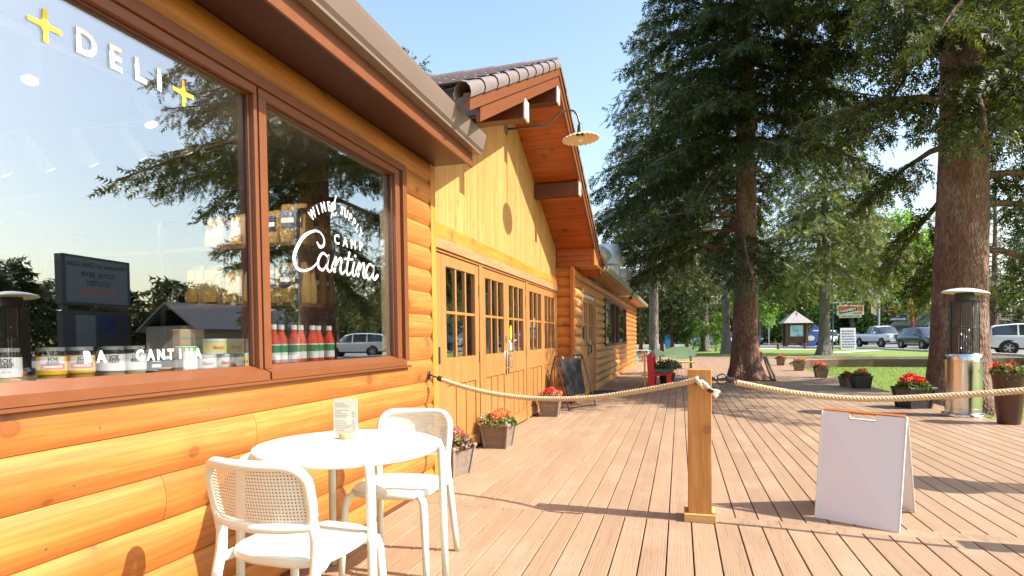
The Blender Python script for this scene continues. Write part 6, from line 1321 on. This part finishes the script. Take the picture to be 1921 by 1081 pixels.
# ---------------------------------------------------------------- street furniture
M_GREENP = plain('dark_green_pole', (.06, .10, .09), .5); M_GREYP = plain('grey_pole', (.32, .33, .33), .5); M_ORSIGN = plain('orange_red_sign', (.72, .085, .02), .5, var=.05)
fs_ = thing('hanging_sign', 'orange and white FARMERY sign hanging from a tall pole', 'sign', (10.35, 46.2, 0)); bx_ = 10.35; by_ = 46.2
MB().tube([(bx_, by_, -.2), (bx_, by_, 4.52)], .05, 10).build('pole', M_GREENP, fs_, smooth=40); MB().tube([(bx_, by_, 3.42), (bx_ + 1.78, by_, 3.44)], .045, 8).build('arm', M_GREYP, fs_, smooth=40)
for xx in (.55, 1.35): MB().tube([(bx_ + xx, by_, 3.42), (bx_ + xx, by_, 3.2)], .015, 5).build('hanger', M_GREYP, fs_)
bo = MB().box(bx_ + .26, bx_ + 1.92, by_ - .06, by_ + .06, 2.54, 3.22, .01).build('sign_board', plain('cream_sign_white', (.72, .68, .60), .5, var=.03), fs_)
yb = by_ - .062
MB().prism([(bx_ + .32, 3.17), (bx_ + 1.50, 3.17), (bx_ + 1.50, 3.02), (bx_ + .32, 2.93)], lambda u, v, d: (u, d, v), yb, yb - .003).build('orange_panel', M_ORSIGN, bo, loc=(0, 0, 0)); MB().box(bx_ + 1.56, bx_ + 1.87, yb - .003, yb, 2.82, 3.17).build('orange_panel', M_ORSIGN, bo, loc=(0, 0, 0))
MB().prism([(bx_ + .40, 2.62), (bx_ + .40, 2.93), (bx_ + 1.52, 3.16), (bx_ + 1.52, 2.84)], lambda u, v, d: (u, d, v), yb - .004, yb - .006).build('black_panel', M_INK, bo, loc=(0, 0, 0))
def ny_text(txt, size, x, y, z, m, par, rot=0, **k):
    o = text_on(txt, size, m, par, Matrix.Translation((x, y, z)) @ FACE_NY @ Matrix.Rotation(rot, 4, 'Z'), **k); o.location = (0, 0, 0); return o
ny_text('FARMERY', .29, bx_ + .96, yb - .008, 2.885, M_LABW, bo, rot=R(11), bold=.006, squash=.82); ny_text('LAKESIDE', .13, bx_ + 1.52, yb - .008, 2.66, M_INK, bo, bold=.003)
bo2 = MB().box(bx_ + .40, bx_ + 1.80, by_ - .04, by_ + .04, 2.36, 2.53, .005).build('lower_board', MATS['cream_sign_white'], fs_); ny_text('CRAFT BEER STORE', .13, bx_ + 1.1, by_ - .044, 2.445, M_INK, bo2, bold=.002)
sb = thing('sandwich_board', 'pale sandwich board with rows of print on the far lawn', 'sign', (12.55, 51.3, 0), R(-6))
for sgn in (-1, 1):
    o = MB().box(-.52, .52, -.02, .02, 0, 1.72, .005, Matrix.Translation((0, sgn * .38, .01)) @ Matrix.Rotation(R(sgn * 12), 4, 'X')).build('board', M_LABW, sb, loc=(0, 0, 0))
    if sgn < 0:
        q = MB(); rn = random.Random(6)
        for i in range(7):
            x0 = -.42
            while x0 < .38: w_ = rn.uniform(.06, .2); q.box(x0, min(x0 + w_, .44), -.024, -.0205, .15 + i * .21, .27 + i * .21, 0, Matrix.Translation((0, -.38, .01)) @ Matrix.Rotation(R(-12), 4, 'X')); x0 += w_ + .04
        q.build('print', plain('blue_red_print', (.25, .18, .42), .6, var=.6, scale=2.2), o, loc=(0, 0, 0))
bb = thing('blue_board', 'slanted blue notice board with round pale emblem', 'sign', (13.0, 67.0, 0), R(4))
MB().prism([(-1.0, 0), (.35, 0), (1.25, 1.75), (.35, 2.25), (0.05, 1.85)], lambda u, v, d: (u, d, v), 0, .12).build('board', plain('blue_board_paint', (.05, .11, .34), .5), bb, loc=(0, 0, 0)); MB().prism([(.0 + .36 * math.cos(a), .85 + .27 * math.sin(a)) for a in (k * math.pi / 9 for k in range(18))], lambda u, v, d: (u, d, v), -.006, -.002).build('emblem', plain('pale_emblem', (.7, .74, .6), .5, var=.2, scale=5), bb, loc=(0, 0, 0)); MB().box(.2, .95, -.006, -.002, 1.55, 1.68).build('print', M_LABW, bb, loc=(0, 0, 0))
# map kiosk
ki = thing('map_kiosk', 'brown timber map kiosk with grey shingled pyramid roof', 'kiosk', (11.55, 67.2, 0), R(6)); M_KB = wood('dark_kiosk_timber', (.12, .05, .025), (.07, .03, .015), 'z')
for sx in (-.95, .95):
    for sy_ in (-.55, .55): MB().box(sx - .12, sx + .12, sy_ - .12, sy_ + .12, -.05, 2.42, .01).build('post', M_KB, ki, loc=(0, 0, 0))
MB().box(-.82, .82, -.50, -.44, .95, 2.30, .005).build('panel_frame', M_KB, ki, loc=(0, 0, 0)); MB().box(-.82, .82, -.48, -.44, .30, .948, .005).build('lower_panel', M_KB, ki, loc=(0, 0, 0))
def m_map():
    m, nt, ns, ls, b = nmat('map_print'); f = noise(nt, coords(nt, (1, 1, 1), offset=False), 1.6, 5); ls.new(ramp(nt, f, [(.42, (.18, .32, .62)), (.46, (.36, .66, .58)), (.6, (.45, .70, .50)), (.7, (.6, .72, .55))]), b.inputs['Base Color']); return m
MB().box(-.62, .62, -.512, -.502, 1.05, 2.20).build('map', m_map(), ki, loc=(0, 0, 0))
MB()._add([(-1.45, -1.05, 2.42), (1.45, -1.05, 2.42), (1.45, 1.05, 2.42), (-1.45, 1.05, 2.42), (0, 0, 3.72)], [(0, 1, 4), (1, 2, 4), (2, 3, 4), (3, 0, 4), (3, 2, 1, 0)]).build('roof', plain('grey_cedar_shingle', (.30, .27, .26), .8, var=.35, scale=7, bumpy=.5), ki, loc=(0, 0, 0))
ps = thing('parking_sign', 'blue accessible parking sign on a grey post', 'sign', (8.65, 64.5, 0)); MB().tube([(0, 0, -.1), (0, 0, 2.3)], .05, 8).build('post', M_GREYP, ps, loc=(0, 0, 0)); MB().box(-.58, .58, -.02, .02, 2.25, 3.3, .03).build('sign_plate', M_LABW, ps, loc=(0, 0, 0)); MB().box(-.52, .52, -.024, -.021, 2.31, 3.24, .001).build('sign_border', plain('dark_sign_green', (.03, .07, .07), .5), ps, loc=(0, 0, 0))
sp_ = MB().box(-.36, .36, -.028, -.0245, 2.45, 3.10).build('blue_field', plain('sign_blue', (.03, .10, .42), .5), ps, loc=(0, 0, 0))
wc = MB(); wc.tube([(.05 + .17 * math.cos(a), -.031, 2.66 + .17 * math.sin(a)) for a in np.linspace(R(150), R(400), 14)], .028, 5); wc.tube([(-.02, -.031, 2.92), (0, -.031, 2.74), (.14, -.031, 2.72), (.2, -.031, 2.58)], .03, 5); wc.lathe([(0, 0), (.05, 0), (.05, .003), (0, .003)], 12, (-.03, -.030, 2.99), Matrix.Rotation(R(90), 3, 'X')); wc.build('wheelchair_symbol', M_VINYL, sp_, loc=(0, 0, 0))
for i, (xx, yy, lb) in enumerate(((8.05, 54.5, 'left short dark bollard on the far lawn'), (10.6, 57.0, 'right short dark bollard in front of the kiosk'), (4.6, 55.0, 'short dark bollard beside the deck spruce'))):
    t = thing('bollard', lb, 'bollard', (xx, yy, 0), 0, 'short bollards'); MB().lathe([(.11, -.1), (.11, .42), (.09, .46), (0, .47)], 12).build('stump', M_KB, t, smooth=40, loc=(0, 0, 0)); MB().lathe([(.112, .30), (.112, .36)], 12, cap=False).build('band', M_BLACK, t, loc=(0, 0, 0))
bp = thing('banner_pole', 'grey street pole with a cream banner', 'pole', (20.6, 72, 0)); MB().tube([(0, 0, -.1), (0, 0, 5.2)], .10, 10).build('pole', M_GREYP, bp, smooth=40, loc=(0, 0, 0)); MB().prism([(-.75, 3.45), (-.22, 3.15), (-.12, 4.95), (-.75, 4.98)], lambda u, v, d: (u, d, v), -.02, .02).build('banner', plain('cream_orange_banner', (.72, .58, .42), .6, var=.35, scale=1.2), bp, loc=(0, 0, 0)); MB().tube([(0, 0, 4.98), (-.78, 0, 5.0)], .03, 6).build('arm', M_GREYP, bp, loc=(0, 0, 0))
ls_ = thing('lakehouse_sign', 'black LAKEHOUSE sign hanging from a red timber pole', 'sign', (25.1, 75.5, 0)); M_RP = plain('red_pole_paint', (.42, .035, .03), .5)
MB().tube([(0, 0, -.1), (-.35, 0, 4.9)], .16, 8).build('pole', M_RP, ls_, smooth=40, loc=(0, 0, 0)); MB().tube([(-.3, 0, 3.9), (-3.2, 0, 3.75)], .05, 6).build('arm', M_RP, ls_, loc=(0, 0, 0)); o = MB().box(-2.55, -.75, -.05, .05, 2.55, 3.30, .01).build('sign_board', M_INK, ls_, loc=(0, 0, 0))
ny_text('LAKEHOUSE', .32, -1.65, -.054, 2.82, M_LABW, o, bold=.006, squash=.88); ny_text('THE', .16, -1.65, -.054, 3.13, M_LABW, o, bold=.003)
bxs = thing('recycling_box', 'bright blue recycling box by the far car park', 'bin', (-1.0, 56.5, 0)); MB().box(-.32, .32, -.3, .3, .25, 1.25, .03).build('box', plain('bright_blue_plastic', (.05, .25, .68), .4), bxs, loc=(0, 0, 0)); MB().box(-.36, .36, -.34, .34, 1.251, 1.33, .02).build('lid', plain('blue_lid', (.04, .18, .5), .4), bxs, loc=(0, 0, 0)); MB().box(-.25, .25, -.2, .2, 0, .249).build('stand', M_GREYP, bxs, loc=(0, 0, 0))
hs = thing('green_roofed_house', 'small house with pale green gable roof beyond the street', 'building', (30.5, 82, 0), R(14)); M_HW = plain('beige_house_wall', (.40, .32, .24), .8); M_HR = plain('sage_green_roof', (.22, .25, .20), .6, var=.1)
MB().box(-4, 4, -3, 3, -.1, 2.6, 0).build('wall', M_HW, hs, loc=(0, 0, 0)); MB().prism([(-3.5, 2.5), (3.5, 2.5), (0, 5.6)], lambda u, v, d: (u, d, v), -3.0, -2.9).build('gable', plain('grey_gable', (.28, .28, .25), .7), hs, loc=(0, 0, 0))
for sgn in (-1, 1): MB()._add([(0, -3.4, 5.75), (0, 3.4, 5.75), (sgn * 4.6, 3.4, 2.2), (sgn * 4.6, -3.4, 2.2), (0, -3.4, 5.6), (0, 3.4, 5.6), (sgn * 4.6, 3.4, 2.05), (sgn * 4.6, -3.4, 2.05)], [(0, 1, 2, 3), (7, 6, 5, 4), (0, 4, 5, 1), (1, 5, 6, 2), (2, 6, 7, 3), (3, 7, 4, 0)]).build('roof', M_HR, hs, loc=(0, 0, 0))
for xx in (-2.6, 1.2):
    o = MB().box(xx - .08, xx + 1.48, -3.06, -3.003, .82, 2.08, .01).build('window', M_LABW, hs, loc=(0, 0, 0)); MB().box(xx, xx + 1.4, -3.075, -3.065, .9, 2.0).build('pane', M_CGLASS, o, loc=(0, 0, 0))
# marquee across the road, seen only mirrored in the shop window
mq = thing('marquee_sign', 'dark message board across the road, mirrored in the shop window', 'sign', (37, 33.5, 0), R(-96)); M_MQ = plain('marquee_grey', (.055, .055, .06), .5)
MB().box(-2.9, 2.9, -.3, .3, 3.9, 7.4, .03).build('cabinet', M_MQ, mq, loc=(0, 0, 0)); MB().box(-2.6, 2.6, -.31, -.302, 4.1, 7.2).build('message_panel', plain('grey_message_panel', (.17, .175, .19), .4), mq, loc=(0, 0, 0))
MB().box(-2.9, 2.9, -.24, .24, -.1, 3.5, .03).build('lower_cabinet', M_MQ, mq, loc=(0, 0, 0))
for xx in (-2.6, 2.6): MB().box(xx - .2, xx + .2, -.2, .2, 3.45, 3.95).build('post', M_MQ, mq, loc=(0, 0, 0))
MB().box(-1.4, .0, -.25, -.241, 1.9, 3.1).build('poster', M_NAVY, mq, loc=(0, 0, 0)); MB().box(.3, 1.9, -.25, -.241, .9, 3.2).build('poster', plain('grey_poster', (.20, .2, .21), .6), mq, loc=(0, 0, 0))
for tx_, zz, sz, m in (('Welcome to Clear Lake', 6.8, .52, M_INK), ('ROYAL BEAR', 6.1, .5, M_INK), ('GOLFERS', 5.5, .5, M_INK), ('JUNE 14 2023', 4.9, .5, M_REDP)):
    o = text_on(tx_, sz, m, mq, Matrix.Translation((0, -.315, zz)) @ FACE_NY, bold=.01); o.location = (0, 0, 0)
ct = thing('cottage', 'grey roofed cottage across the road, mirrored in the shop window', 'building', (34, 44, 0), R(-80)); MB().box(-6, 6, -3, 3, -.1, 2.5).build('wall', M_HW, ct, loc=(0, 0, 0))
for sgn in (-1, 1): MB()._add([(-6.4, 0, 4.4), (6.4, 0, 4.4), (6.4, sgn * 3.7, 2.2), (-6.4, sgn * 3.7, 2.2), (-6.4, 0, 4.25), (6.4, 0, 4.25), (6.4, sgn * 3.7, 2.05), (-6.4, sgn * 3.7, 2.05)], [(0, 1, 2, 3), (7, 6, 5, 4), (0, 4, 5, 1), (1, 5, 6, 2), (2, 6, 7, 3), (3, 7, 4, 0)]).build('roof', plain('dark_grey_roof', (.10, .10, .10), .7), ct, loc=(0, 0, 0))
